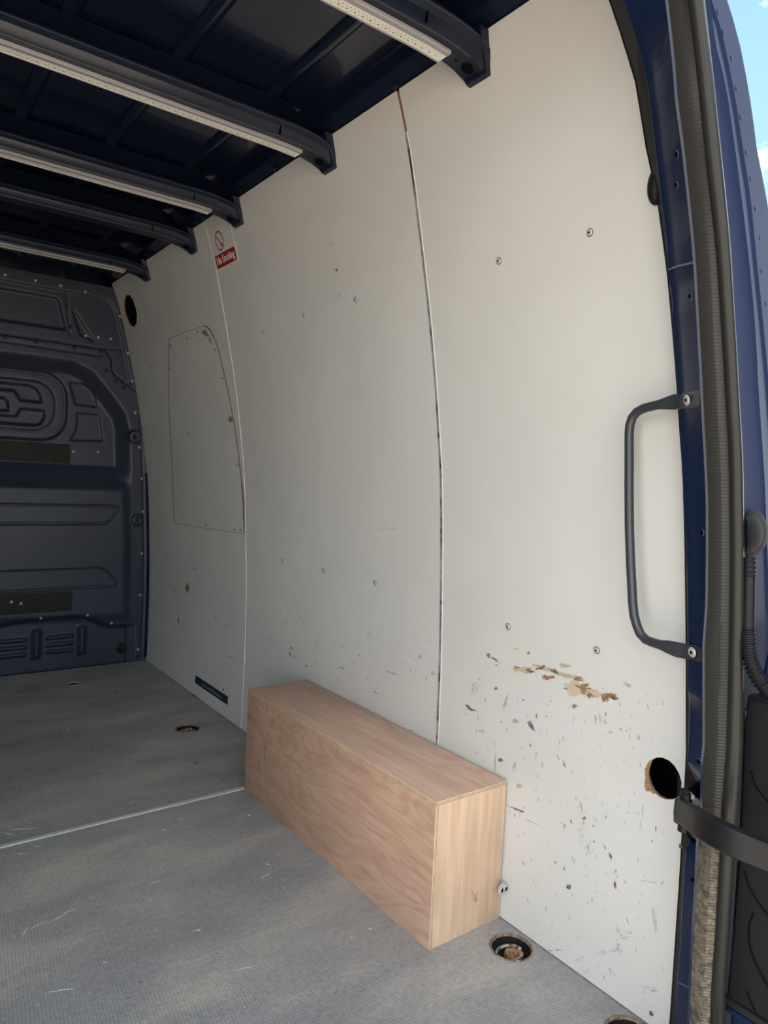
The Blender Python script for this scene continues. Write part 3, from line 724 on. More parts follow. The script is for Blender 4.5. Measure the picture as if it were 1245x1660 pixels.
for (x, z) in [(.487, 1.740), (.605, 1.740), (.707, 1.737), (.812, 1.732), (.967, 1.648), (1.009, 1.482), (1.032, 1.355), (1.050, 1.207), (1.074, 1.044), (1.090, .893), (1.101, .735), (1.102, .530), (1.102, .327), (1.098, .058),
               (.656, .251), (.854, .249), (.968, .199), (.822, 1.537), (.876, 1.537), (.931, 1.539), (.792, 1.006), (.901, 1.010), (.478, 1.303)]:
    put(RIV, 'rivet', bframe(x, z), wf)
RVD = screw_mesh(.0075, 'bolt'); RVD.materials[0] = MATS['bulkhead_grey']
for (x, z) in [(.492, 1.477), (.612, 1.475), (.770, 1.472), (.883, 1.471), (.913, 1.389), (.956, 1.348), (.993, 1.318), (.735, 1.649), (.755, 1.565), (1.094, .024)]:
    put(RVD, 'bolt', bframe(x, z), wf)
for (x0, x1, z0, z1) in ((-.35, .779, .950, 1.038), (-.35, .785, .277, .367)):
    y = min(bdepth(x, z) for x in (.5, .7) for z in (z0+.02, z1-.02))
    p = box('foam_patch', (x0, y-.004, z0), (x1, y+.006, z1), 'foam_patch', wf, .001); p['label'] = 'black foam pad stuck to the bulkhead'
for (x, z) in ((.532, .337), (.570, .327)): put(RIV, 'rivet', Matrix.Translation((0, -.004, 0)) @ bframe(x, z, .018), wf)
# ring anchor in the bulkhead foot
an = thing('lashing_eye', (1.030, bdepth(1.03, .063), .063), 'dark round lashing eye low on the bulkhead beside the corner', 'lashing eye')
yb_ = bdepth(1.03, .063)
vv, ff = tube([(1.030+.024*math.cos(t), yb_-.004, .066+.024*math.sin(t)) for t in np.linspace(0, 2*math.pi, 25)], .005, 8, up=(0, 1, 0)); a1 = mesh('ring', vv, ff, ['rubber'], an, smooth=True)
bm = bmesh.new(); bmesh.ops.create_cone(bm, cap_ends=True, segments=20, radius1=.02, radius2=.017, depth=.012, matrix=Matrix.Translation((1.03, yb_-.003, .066)) @ Matrix.Rotation(math.pi/2, 4, 'X'))
a2 = finish('cup', bm, ['cup_and_shade_dark'], an, angle=40)
bm = bmesh.new(); bx(bm, (1.026, yb_-.014, .058), (1.040, yb_-.006, .078), .002); a3 = finish('tongue', bm, ['rubber'], an, angle=40)
fix(an, a1, a2, a3)
# navy body edge between bulkhead and lining
v, f = [], []
for z in np.linspace(0, 1.0, 20): v += [(W(z)-.004-.018*math.sin(math.pi*min(1, z/.9))*.5, 3.40, z), (W(z)+.01, 3.40, z), (W(z)-.012, 3.444, z)]
# ---- recessed front-corner cover strip
mesh('corner_strip', [(W(z)-.0035-o, y, z) for z in np.linspace(.02, .92, 20) for (o, y) in ((0, 3.425), (.006, 3.443))], [(2*i, 2*i+1, 2*i+3, 2*i+2) for i in range(19)], ['navy_paint'], wf)

# ================================================================== REAR PILLAR (trim_1), seal, outer corner
tr = tag(empty('trim_1'), kind='structure')
_cz = [.05, .5, .74, .90, 1.03, 1.15, 1.30, 1.42, 1.50, 1.60, 1.73]
_cy = [.629, .632, .643, .651, .658, .665, .674, .685, .699, .710, .743]
def YCf(z): return float(np.interp(z, _cz, _cy))+max(0, z-1.73)*.35
def YLf(z): return min(YCf(z)-.030, .636)
def curve(pts, Y):
    P = []
    for q in pts:
        if callable(Y):
            y = .62
            for _ in range(25): y = .5*y+.5*Y(at(q, 1, y)[2])
            P.append(at(q, 1, y))
        else: P.append(at(q, 1, Y))
    P.sort(key=lambda p: p[2])
    zz = [p[2] for p in P]; oo = [p[0]-W(p[2]) for p in P]
    s0 = (oo[-1]-oo[-2])/(zz[-1]-zz[-2]+1e-9)
    def fx(z):
        o = float(np.interp(z, zz, oo))
        if z > zz[-1]: o += (z-zz[-1])*max(-.9, min(0, s0*1.2)) - (z-zz[-1])**2*.8
        return W(z)+o
    return fx
cS = [(988, 0), (1003, 38), (1023.5, 86), (1036, 134), (1046, 200), (1052.6, 253), (1060, 290), (1070, 335), (1079, 395), (1084, 438), (1090, 500), (1095, 575), (1101, 650), (1106, 729), (1111, 850), (1114, 952), (1116, 1040), (1115, 1215), (1115, 1240), (1124, 1290), (1123, 1330), (1115, 1360), (1108, 1408), (1105, 1463), (1101.5, 1540), (1097, 1590), (1092, 1660)]
cL = [(1013.4, 0), (1027, 43), (1041, 94), (1050, 132), (1056.4, 185), (1063, 240), (1069, 291), (1074, 335), (1080.5, 380), (1084, 436), (1085.5, 458), (1089, 468), (1092, 501), (1090.6, 512), (1094.4, 564.5), (1100.7, 640), (1105.8, 729), (1109.6, 815), (1112, 850.6), (1115, 952), (1116.2, 1040), (1115.4, 1124), (1119, 1132), (1118.7, 1154), (1116.4, 1215), (1115, 1237), (1128, 1262), (1143, 1300), (1144.5, 1318), (1144, 1345), (1117, 1356), (1113, 1366), (1109, 1408), (1106, 1463), (1103.5, 1532.5), (1099, 1582), (1095, 1660)]
cC = [(1080, 0), (1086, 40), (1094, 101), (1102, 152), (1108, 215), (1114.6, 253), (1122, 329), (1130, 410), (1131.5, 423), (1140, 577), (1142.5, 653), (1149, 716), (1151, 815), (1151.3, 876), (1151, 1028), (1150, 1129), (1146.5, 1215), (1148, 1283), (1144.5, 1377), (1134, 1463), (1131, 1560), (1127, 1599), (1124, 1660)]
cD = [(1088, 0), (1094, 40), (1101, 101), (1108, 152), (1115, 215), (1120, 253), (1130, 329), (1138, 410), (1146, 577), (1150, 653), (1155, 716), (1157, 815), (1157, 1028), (1155, 1129), (1152, 1215), (1151, 1283), (1147, 1377), (1139, 1463), (1135, 1560), (1131, 1599), (1129, 1660)]
cE = [(1103, 0), (1112, 83.5), (1117, 152), (1127, 228), (1135, 304), (1142.5, 380), (1146, 425), (1152.6, 552), (1157.7, 653), (1162.7, 754), (1165, 815), (1165, 901), (1164, 982), (1159, 1053), (1159, 1129), (1159, 1215), (1156, 1240), (1154.7, 1316), (1148, 1377), (1145, 1449), (1139.5, 1532), (1135, 1615), (1134, 1660)]
cF = [(1117, 0), (1125, 63), (1136, 164.5), (1146, 266), (1157.7, 367), (1163, 417), (1169, 501), (1176.6, 628), (1183, 729), (1184, 815), (1185.5, 876), (1184, 1002), (1181.7, 1104), (1178, 1215), (1170, 1311), (1167, 1394), (1163, 1463), (1159, 1532), (1153, 1616), (1152, 1660)]
cG = [(1142.5, 0), (1155, 106), (1165, 202.5), (1173, 278), (1183, 380), (1185.5, 415), (1190.6, 501), (1198, 628), (1203, 716), (1205.8, 815), (1206, 952), (1205.8, 1053), (1204.5, 1215), (1196, 1338.5), (1189, 1408), (1182.5, 1505), (1177, 1588), (1175.5, 1660)]
cH = [(1148, 0), (1163, 81), (1178, 139), (1192, 237), (1205, 336), (1216.5, 433), (1225, 529), (1230, 628), (1237, 729), (1243, 850), (1248, 1000)]
cI = [(1151, 0), (1163, 23), (1175, 69), (1183.6, 116), (1193.7, 166), (1205, 245), (1216.5, 317), (1226, 413.6), (1237.7, 529), (1248, 640), (1257, 760), (1264, 950)]
cJ = [(1181, 0), (1192, 36), (1201, 69), (1211, 120), (1221, 178), (1229, 242), (1239.6, 294), (1246, 330), (1264, 450), (1280, 600), (1292, 900)]
YC, YD = .566, .560
fS, fL, fC, fD = (lambda z: W(z)-.0015), curve(cL, YLf), curve(cC, YC), curve(cD, YD)
fE, fF, fG = curve(cE, .540), curve(cF, .528), curve(cG, .512)
fH, fI, fJ = curve(cH, .538), curve(cI, .543), curve(cJ, .545)
fG2 = curve(cG, .540)
ZR = sorted(set([round(z, 4) for z in np.arange(-.06, 1.86, .02)] + [round(float(at(q, 1, .60)[2]), 4) for q in cL]))
def ringz(z):
    xs_ = fL(z); xc = fC(z); xd = fD(z)
    YL, YS = YLf(z), YCf(z); xs_ = min(xs_, W(z)-.004)
    return [(W(z)+.006, YS+.02, z), (W(z)-.0015, YS, z), (xs_+.001, YL+.0015, z), (xs_, YL, z), (xs_-.0008, YL-.003, z)] + \
           [(xs_+(xc-xs_)*t, YL+(YC-YL)*t, z) for t in (.3, .6, .9)] + [(xc, YC, z), (xc-.0015, YC-.002, z), (xd-.0015, YD+.002, z), (xd, YD, z), (fE(z)+.004, .562, z), (fE(z)+.008, .554, z), (fG2(z)+.004, .545, z)]
v, f = loft([ringz(z) for z in ZR], closed=False)
n_ = len(ringz(0)); mi = []
for i in range(len(ZR)-1):
    for j in range(n_-1): mi.append(1 if j <= 1 else 0)  # inner return faces coloured black to read as the shaded gap by the lining
pil = mesh('rear_pillar', v, f, ['navy_paint', 'cup_and_shade_dark'], tr, angle=25, mi=mi)
pil['label'] = 'navy painted body pillar framing the rear doorway'
def on_pillar(q, off=0.0):
    best = None
    for t in np.linspace(0, 1, 200):
        Y = .60
        for _ in range(8):
            yl = YLf(at(q, 1, Y)[2]); Y = .3*Y+.7*(yl+(YC-yl)*t)
        p = at(q, 1, Y); x = fL(p[2])+(fC(p[2])-fL(p[2]))*t; d = abs(p[0]-x)
        if best is None or d < best[0]: best = (d, p)
    p = Vector(best[1]); z = p.z
    u = Vector((fC(z)-fL(z), YC-YLf(z), 0)).normalized()
    t = Vector((fC(z+.03)-fC(z-.03), 0, .06)).normalized(); n = u.cross(t).normalized(); t = n.cross(u)
    p = p + n*off; m = Matrix.Identity(4)
    for i in range(3): m[i][0], m[i][1], m[i][2], m[i][3] = u[i], t[i], n[i], p[i]
    return m
HD = bpy.data.meshes.new('pillar_hole'); HD.from_pydata([(.0045*math.cos(t), .0045*math.sin(t), .0008) for t in np.linspace(0, 2*math.pi, 17)[:-1]] + [(.0052*math.cos(t), .0052*math.sin(t), 0) for t in np.linspace(0, 2*math.pi, 17)[:-1]],
      [], [tuple(range(16))] + [(k, (k+16), (k+1) % 16+16, (k+1) % 16) for k in range(16)])
HD.materials.append(MATS['black_hole']); HD.materials.append(MATS['navy_edge'])
for p in HD.polygons[1:]: p.material_index = 1
for q_ in [(1098, 250), (1097.5, 300), (1119.5, 480), (1139, 863), (1133.5, 1234), (1124, 1426)]: put(HD, 'pillar_hole', on_pillar(q_, .0006), tr)
# weld seam across the pillar and the light ridge along its edge
sm = [on_pillar(q_, .0006).translation for q_ in [(1085, 437), (1100, 431), (1115, 428), (1128, 424), (1131, 423)]]
vv, ff = tube(sm, .0016, 6); mesh('weld_seam', vv, ff, ['navy_edge'], tr, smooth=True)
sm = [on_pillar(q_, .0004).translation for q_ in [(1100, 1592), (1112, 1598), (1126, 1608)]]
vv, ff = tube(sm, .0012, 6); mesh('weld_seam', vv, ff, ['navy_edge'], tr, smooth=True)
vv, ff = tube([(fC(z)-.001, YC-.001, z) for z in np.arange(0, 1.7, .03)], .0012, 6); mesh('pillar_ridge', vv, ff, ['navy_paint'], tr, smooth=True)
# header closing the doorway above the frame
box('rear_header', (XC-.62, .50, 1.76), (.70, .66, 1.93), 'navy_paint', tr, .01)
# left rear pillar (outside the view, shades the load space)
v, f = loft([[(2*XC-W(z)-.08, .70, z), (2*XC-W(z)+.10, .63, z), (2*XC-W(z)+.12, .52, z), (2*XC-W(z)-.08, .50, z)] for z in np.arange(-.06, 1.90, .06)])
mesh('rear_pillar', v, f, ['navy_paint'], tr, smooth=False)

# rubber weather seal: ribbed base and round bulb
seal = tag(empty('trim_2'), kind='structure')
ZS = np.arange(-.06, 1.80, .015)
v, f = loft([[(fE(z)+.004, .558, z), (fE(z), .540, z), (fE(z)+.0006, .536, z)] + [(fE(z)+(fF(z)-fE(z))*t, .540+(.528-.540)*t, z) for t in (.25, .5, .75)] + [(fF(z), .528, z), (fF(z)+.003, .534, z)] for z in ZS], closed=False)
o_ = mesh('seal_base', v, f, ['seal_ribbed'], seal, angle=50); o_['label'] = 'ribbed weather seal base, worn tan towards the floor'
def bulb(z):
    a = Vector((fF(z)+.0006, .530, z)); b = Vector((fG(z), .512, z)); c = (a+b)/2; u = (b-a)/2
    nrm = Vector((-.55, -.83, 0))*u.length*1.05
    nrm = Vector((u.y, -u.x, 0)).normalized()*u.length*.9
    if nrm.y > 0: nrm = -nrm
    return [tuple(c + u*math.cos(t)*1.0 + nrm*math.sin(t)) for t in np.linspace(math.pi*1.0, -math.pi*.35, 14)]
v, f = loft([bulb(z) for z in ZS], closed=False)
o_ = mesh('seal_bulb', v, f, ['rubber'], seal, smooth=True); o_['label'] = 'smooth grey rubber bulb of the door seal'
vv, ff = tube([(fF(z)-.0005, .5275, z) for z in ZS], .0013, 6); mesh('seal_lip', vv, ff, ['rubber'], seal, smooth=True)
# dark clips poking from the seal's inner edge
for q_ in [(1159, 980), (1157, 1008), (1157, 1045), (1156.5, 1090), (1156, 1118), (1155, 1150), (1154, 1172), (1153, 1195)]:
    p = at(q_, 1, .548); bm = bmesh.new(); bmesh.ops.create_uvsphere(bm, u_segments=8, v_segments=6, radius=.0028, matrix=Matrix.Translation(p)); finish('seal_clip', bm, ['black_plastic'], seal, True)

# outer body corner with spot-welded flange
oc = tag(empty('trim_3'), kind='structure')
def orr(z):
    a, h, i_, j = fG2(z), fH(z), fI(z), fJ(z)
    h = max(h, a+.012); i_ = max(i_, h+.012); j = max(j, i_+.03)
    return [(a-.02, .548, z), (a+.002, .545, z), (h-.006, .542, z), (h, .5385, z), (h+.003, .5415, z), (i_-.004, .5465, z), (i_, .543, z), (i_+.003, .546, z), ((i_+j)/2, .546, z), (j-.003, .5455, z), (j, .547, z), (j+.004, .556, z), (max(j+.02, W(z)+.10), .66, z), (W(z)+.115, .78, z), (W(z)+.115, 3.5, z)]
v, f = loft([orr(z) for z in np.arange(-.40, 1.86, .03)], closed=False)
o_ = mesh('outer_corner', v, f, ['navy_outer'], oc, angle=28); o_['label'] = 'navy outer body corner with a row of spot welds'
for q_ in [(1164, 19), (1173, 52), (1186, 94), (1194, 144), (1201, 190), (1210, 247), (1217, 290), (1225, 338), (1232, 385), (1235, 440), (1242, 492)]:
    Yw = .546; p = at(q_, 1, Yw)
    bm = bmesh.new(); bmesh.ops.create_uvsphere(bm, u_segments=12, v_segments=6, radius=.0045, matrix=Matrix.Translation((p[0], p[1]+.0005, p[2])) @ Matrix.Diagonal((1, .35, 1, 1)))
    finish('spot_weld', bm, ['navy_outer'], oc, True)

# ================================================================== REAR DOOR (swung open, seen almost edge-on)
dr = tag(empty('door_1'), kind='structure')
DX = 1.105
def de(q): return at(q, 0, DX)
e1, e2, e3 = de((1211, 1130)), de((1199, 1420)), de((1180, 1622))
zs_ = sorted([(e1[2], e1[1]), (e2[2], e2[1]), (e3[2], e3[1])])
def dy(z): return float(np.interp(z, [a for a, b in zs_], [b for a, b in zs_])) - max(0, z-.62)*.20
TOPZ = float(de((1211, 1128))[2])
BOTZ = float(de((1182, 1616))[2])
def slab(z0, z1, x0, x1, yo, name, m, lab=None, nseg=14):
    rings = []
    for z in np.linspace(z0, z1, nseg): rings.append([(x0, dy(z)-yo, z), (x0+.004, dy(z)-yo+.004, z), (x1, dy(z)-yo+.004, z), (x1, -.30, z), (x0, -.30, z)])
    v, f = loft(rings); o = mesh(name, v, f, [m], dr, angle=30)
    if lab: o['label'] = lab
    return o
slab(BOTZ, TOPZ, DX, DX+.03, .0, 'trim_panel', 'dark_trim', 'black plastic trim panel low on the open rear door')
slab(-.12, 1.70, DX+.012, DX+.075, .004, 'door_shell', 'navy_outer', 'navy sheet metal of the open rear door')
slab(BOTZ-.012, BOTZ-.002, DX-.004, DX+.012, -.002, 'trim_ledge', 'rubber')
slab(BOTZ-.028, BOTZ-.020, DX+.004, DX+.012, -.002, 'trim_ledge', 'navy_outer')
# grey edge strip along the door's hinge side
el = [(1207, 1150), (1206, 1240), (1202, 1330), (1197, 1408), (1191, 1500), (1185, 1580), (1181, 1640)]
pp = [at((q_[0]+2, q_[1]), 1, .528) for q_ in el]
vv, ff = tube(smooth_path(pp, 5), .0042, 8); mesh('edge_strip', vv, ff, ['rubber'], dr, smooth=True)
box('trim_top_edge', (DX-.003, .15, TOPZ-.004), (DX+.02, dy(TOPZ), TOPZ+.004), 'black_plastic', dr, .001)
for pl in ([(1207, 1412), (1212, 1428), (1218, 1444), (1232, 1466), (1250, 1490)], [(1222, 1480), (1216, 1495), (1214, 1513), (1218, 1541), (1231, 1573), (1250, 1606)], [(1210.7, 1607), (1218, 1625), (1227, 1645)], [(1218, 1250), (1226, 1275), (1250, 1305)]):
    vv, ff = tube(smooth_path([at(q_, 0, DX-.0004) for q_ in pl], 6), .0016, 6); mesh('trim_groove', vv, ff, ['black_hole'], dr, smooth=True)

# ================================================================== THINGS
# ---- plywood box over the wheel arch
BX0, BX1, BY0, BY1, BH, T = .932, 1.1345, 1.0355, 1.893, .307, .009
bxo = thing('plywood_box', (BX0, BY0, 0), 'long plywood box standing on the floor against the white lining', 'box')
def ply_board(name, lo, hi, axis, face, lab=None):
    """board with thin light/dark edge layers; axis = thickness axis"""
    bm = bmesh.new()
    bx(bm, lo, hi, .0006)
    for fc in bm.faces:
        nrm = fc.normal
        fc.material_index = 0 if abs(nrm[axis]) > .8 else 1
    o = finish(name, bm, [face, 'ply_edge'], bxo, angle=35)
    if lab: o['label'] = lab
    return o
parts = [ply_board('front_board', (BX0, BY0, .0), (BX0+T, BY1, BH-T-.0005), 0, 'ply_front', 'plywood front with diagonal wavy grain and dark stains'),
         ply_board('top_board', (BX0, BY0, BH-T), (BX1, BY1, BH), 2, 'ply_top', 'pinkish plywood top board'),
         ply_board('end_board', (BX0+T+.0004, BY0+.0006, .0), (BX1-.001, BY0+T, BH-T-.0005), 1, 'ply_end', 'pale plywood end with a small pencil mark'),
         ply_board('end_board', (BX0+T+.0004, BY1-T, .0), (BX1-.001, BY1-.0006, BH-T-.0005), 1, 'ply_end')]
for zz in (BH-.0030, BH-.0062): parts.append(box('ply_layer', (BX0-.0003, BY0-.0003, zz-.0005), (BX1-.001, BY0+.0006, zz+.0005), 'ply_edge_dark', parts[1])); parts.append(box('ply_layer', (BX0-.0003, BY0, zz-.0004), (BX0+.0004, BY1, zz+.0004), 'ply_edge_dark', parts[1]))
for xx in (BX0+.003, BX0+.006): parts.append(box('ply_layer', (xx-.0004, BY0-.0003, 0), (xx+.0004, BY0+.0006, BH-T), 'ply_edge_dark', parts[0]))
def onend(q_): p = at(q_, 1, BY0-.0002); return p
pm = []
for a, b, wd in (((765, 1444), (773, 1462), .9), ((774.5, 1445), (769.5, 1464), .8), ((764, 1457), (776, 1459), .7)):
    d_ = np.array([b[0]-a[0], b[1]-a[1]]); n0 = np.array([-d_[1], d_[0]])/np.linalg.norm(d_)*wd*.5
    pm.append([onend((a[0]+n0[0], a[1]+n0[1])), onend((a[0]-n0[0], a[1]-n0[1])), onend((b[0]-n0[0], b[1]-n0[1])), onend((b[0]+n0[0], b[1]+n0[1]))])
parts.append(mesh('pencil_mark', [p for q_ in pm for p in q_], [(4*i, 4*i+1, 4*i+2, 4*i+3) for i in range(3)], ['ply_edge_dark'], parts[2]))
for p in parts:
    if p.parent == bxo: fix(bxo, p)

# ---- lashing rings sunk in the floor
def lashing(x, y, r, label, rot, ring=True, tongue='rust_orange', name='lashing_ring', rim='rusty_rim'):
    t = thing(name, (x, y, 0), label, 'lashing ring', 'lashing rings sunk in the floor'); t.rotation_euler.z = rot
    n = 40; prof = [(r*1.05, .0), (r*1.055, .0016), (r*1.0, .0026), (r*.97, .0012), (r*.955, -.004)]
    rings = [[(q*(1+.012*math.sin(7*a)+.01*math.sin(13*a))*math.cos(a), q*math.sin(a), h) for a in [2*math.pi*k/n for k in range(n)]] for q, h in prof]
    v, f = loft(rings, caps=False); mesh('rim', v, f, [rim], t, smooth=True)
    rings = [[(q*math.cos(a), q*math.sin(a), h) for a in [2*math.pi*k/n for k in range(n)]] for q, h in ((r*.955, -.003), (r*.93, -.016), (r*.80, -.0215), (r*.02, -.022))]
    v, f = loft(rings, caps=False); mesh('cup', v, f, ['cup_and_shade_dark'], t, smooth=True)
    if ring:
        vv, ff = tube([(.64*r*math.cos(a)-.004, .58*r*math.sin(a), -.0135+.005*math.cos(a)) for a in np.linspace(.25, 2*math.pi-.25, 30)], r*.10, 8); mesh('ring', vv, ff, ['ring_metal'], t, smooth=True)
        ol = [(-.25, -.36), (.05, -.46), (.50, -.34), (.62, .05), (.42, .40), (.02, .42), (-.22, .26), (-.34, 0)]
        v = [(a*r, b*r, -.0200) for a, b in ol] + [(a*r*.94, b*r*.94, -.0095) for a, b in ol]; k = len(ol)
        f = [tuple(range(k, 2*k))] + [(i, (i+1) % k, (i+1) % k+k, i+k) for i in range(k)]
        tg = mesh('tongue', v, f, [tongue], t, angle=30)
        bm = bmesh.new(); bmesh.ops.create_cone(bm, cap_ends=True, segments=14, radius1=r*.17, radius2=r*.12, depth=.004, matrix=Matrix.Translation((.03*r, -.02*r, -.0080))); finish('bolt', bm, ['ring_metal'], tg, angle=40)
        vv, ff = tube([(.30*r*math.cos(a)+.03*r, .30*r*math.sin(a)-.02*r, -.0092) for a in np.linspace(0, 2*math.pi, 22)], r*.035, 6); mesh('washer', vv, ff, ['rust_orange'], tg, smooth=True)
    return t
lashing(*RINGS[0], 'rusty lashing ring in a floor cup beside the plywood box', -.6)
lashing(*RINGS[1], 'rusty rimmed lashing ring cup nearest the rear doorway, cut by the bottom edge', .3)
lashing(*RINGS[2], 'small dirty lashing ring in the floor beyond the plywood box', .2)
lashing(*RINGS[3], 'empty dark floor cup close to the bulkhead', 0, ring=True, tongue='cup_and_shade_dark', rim='floor_grey')

# ---- grab handle on the pillar
hp = [(1145, 1061), (1128, 1057), (1114.6, 1055.6), (1097, 1053), (1084, 1049), (1071.6, 1045.5), (1058, 1041.5), (1047, 1037), (1038, 1027.5), (1032.5, 1014), (1028, 998), (1025.5, 975), (1024.5, 952), (1022.5, 915), (1021, 876), (1020.2, 845), (1020, 815), (1019.8, 784), (1020, 754), (1020, 729), (1020, 704), (1021, 690), (1025, 677), (1033, 667.5), (1045, 661.5), (1054, 659.2), (1068, 656), (1082, 653.5), (1092, 651.7), (1102, 650.6), (1120, 648), (1141, 645.5)]
xm = (fL(.9)+fC(.9))/2
path, flat = [], []
TA = on_pillar((1103, 651), .0035).translation; TB = on_pillar((1103, 1054), .0035).translation
for (a, b) in hp:
    y0 = TA.y if b < 800 else TB.y
    if a >= 1103: path.append(np.array(on_pillar((min(a, 1141), b), .0035).translation))
    else:
        k = np.clip((b-660)/390, 0, 1); path.append(at((a, b), 1, TA.y+(TB.y-TA.y)*k+(1103-a)*.00125))
for p, (a, b) in zip(path, hp):
    k = np.clip((a-1068)/26, 0, 1); k = k*k*(3-2*k)
    flat.append((.0080*(1-k)+.0022*k, .0080*(1-k)+.0125*k))
hd = thing('grab_handle', tuple(path[0]), 'dark grey tubular grab handle bolted to the navy pillar', 'handle', None)
# rings oriented with up = vertical for the tabs, generic elsewhere
Pp = [Vector(p) for p in path]; rings = []
for i, p in enumerate(Pp):
    t = (Pp[min(i+1, len(Pp)-1)]-Pp[max(i-1, 0)]).normalized()
    nrm = Vector((-.92, -.39, 0)); nrm = (nrm - t*nrm.dot(t)).normalized(); b_ = t.cross(nrm).normalized()
    rw, rh = flat[i]
    ring = []
    for k in range(16):
        a = 2*math.pi*k/16; c, s = math.cos(a), math.sin(a); kk = np.clip((rh-rw)/.010, 0, 1)
        e_ = 1-.6*kk
        ring.append(tuple(p + nrm*rw*math.copysign(abs(c)**e_, c) + b_*rh*math.copysign(abs(s)**e_, s)))
    rings.append(ring)
# finer by interpolation along the path
v, f = loft(rings); tb = mesh('tube', v, f, ['handle_paint'], hd, angle=40); kids = [tb]
BOLT = screw_mesh(.0085, 'bolt'); 
for q_ in [(1121, 647.5), (1128, 1056.5)]:
    m = on_pillar(q_, .0065); put(BOLT, 'bolt', m, hd)
fix(hd, tb)

# ---- rubber bump stop on the upper pillar and its grey-brown cable trim
bs = [(1051, 304), (1054, 286), (1058, 296), (1058, 308)]
c0 = at((1068, 298), 1, .690)
bmp = thing('bump_stop', tuple(c0), 'black rubber bump stop on the inner edge of the pillar', 'bump stop')
bm = bmesh.new(); bmesh.ops.create_uvsphere(bm, u_segments=24, v_segments=16, radius=1, matrix=Matrix.Translation(c0) @ Matrix.Rotation(.20, 4, 'Y') @ Matrix.Diagonal((.020, .016, .036, 1)))
fix(bmp, finish('pad', bm, ['rubber_grommet'], bmp, True))
bm = bmesh.new(); bmesh.ops.create_cone(bm, cap_ends=True, segments=16, radius1=.010, radius2=.008, depth=.02, matrix=Matrix.Translation((c0[0]+.018, c0[1]-.004, c0[2])) @ Matrix.Rotation(math.pi/2, 4, 'Y'))
fix(bmp, finish('stem', bm, ['black_plastic'], bmp, angle=40))
# ---- door check strap
top = [(1099, 1294, .600), (1106, 1296, .590), (1116, 1299, .572), (1134, 1309, .535), (1152, 1319, .505), (1175, 1330, .478), (1198, 1341, .458), (1222, 1352, .442), (1250, 1363, .425)]
back, frt = [], []
cs = thing('check_strap', tuple(at((1106, 1310), 1, .63)), 'black curved door check strap reaching from pillar to open door', 'door strap')
tops = smooth_path([at((a, b), 1, Y) for a, b, Y in top], 4)
# strap section: flat bar about 13 mm thick, 34 mm high
rings = []
for i, p in enumerate(tops):
    t = (tops[min(i+1, len(tops)-1)]-tops[max(i-1, 0)]); t = Vector((t[0], t[1], 0)).normalized(); nrm = Vector((-t.y, t.x, 0))
    if nrm.x > 0: nrm = -nrm
    p = Vector(p); u = i/(len(tops)-1); h = .038+.002*u; w_ = .006+.010*min(1, u*2.2)
    if i < 3: h = .030
    sec = [(0, 0), (w_*.85, -.0006), (w_, -.003), (w_+.001, -h+.004), (w_*.8, -h), (0, -h)]
    rings.append([tuple(p + nrm*a + Vector((0, 0, b))) for a, b in sec])
v, f = loft(rings); arm = mesh('arm', v, f, ['black_plastic'], cs, angle=35)
kids = [arm]
pc = at((1109, 1311), 1, .592)
bm = bmesh.new()
bmesh.ops.create_cone(bm, cap_ends=True, segments=20, radius1=.0085, radius2=.0085, depth=.062, matrix=Matrix.Translation((pc[0]-.006, pc[1]-.004, pc[2]-.002)))
bmesh.ops.create_cone(bm, cap_ends=True, segments=20, radius1=.0058, radius2=.0058, depth=.066, matrix=Matrix.Translation((pc[0]-.006, pc[1]-.004, pc[2]-.0)))
kids.append(finish('pivot_pin', bm, ['black_plastic'], cs, angle=40))
bm = bmesh.new(); bmesh.ops.create_cone(bm, cap_ends=True, segments=24, radius1=.0125, radius2=.0125, depth=.034, matrix=Matrix.Translation((pc[0]-.004, pc[1], pc[2]-.004)))
kids.append(finish('knuckle', bm, ['black_plastic'], cs, angle=40))
br0 = at((1130, 1290), 1, .590)
bm = bmesh.new(); bx(bm, (br0[0]-.028, br0[1]+.008, br0[2]-.03), (br0[0]+.026, br0[1]+.016, br0[2]+.012), .002)
kids.append(finish('bracket', bm, ['black_plastic'], cs, angle=40))
for q_ in [(1120, 1291), (1131, 1301)]:
    p = at(q_, 1, .584); d_ = Vector((-.5, -.8, .25)).normalized(); rot = d_.to_track_quat('Z', 'Y').to_matrix().to_4x4()
    bm = bmesh.new(); bmesh.ops.create_cone(bm, cap_ends=True, segments=6, radius1=.0048, radius2=.0042, depth=.010, matrix=Matrix.Translation(p) @ rot)
    bmesh.ops.create_cone(bm, cap_ends=True, segments=18, radius1=.0062, radius2=.0062, depth=.002, matrix=Matrix.Translation(Vector(p)-d_*.005) @ rot)
    kids.append(finish('bolt', bm, ['steel'], cs, angle=40))
fix(cs, *kids)

# ---- wiring conduit to the rear door
YQ = .505
cb = thing('wiring_conduit', tuple(at((1214, 860), 1, YQ+.03)), 'black ribbed rubber wiring conduit looping from body to rear door', 'conduit')
def qz(a, b): return 1180+a/4.369, 780+b/4.369
k2 = []
bp = at(qz(185, 360), 1, .530)
def egg(cx, sc, name, m, dyo, dep):
    ol = [(118, 205), (160, 198), (210, 208), (250, 240), (275, 290), (284, 350), (280, 420), (262, 470), (225, 510), (190, 535), (184, 552), (118, 552)]
    cen = (175, 370); r_ = []
    for (off, s) in ((0, 1.0), (dep*.4, 1.0), (dep*.75, .95), (dep*.95, .84), (dep*1.1, .62), (dep*1.18, .34), (dep*1.2, .08)):
        r_.append([at(qz(cen[0]+(a-cen[0])*s*sc+cx, cen[1]+(b-cen[1])*s*sc), 1, dyo-off) for a, b in [(128, 212)]+ol[1:-1]+[(128, 552)]])
    v, f = loft(r_); return mesh(name, v, f, [m], cb, angle=75)
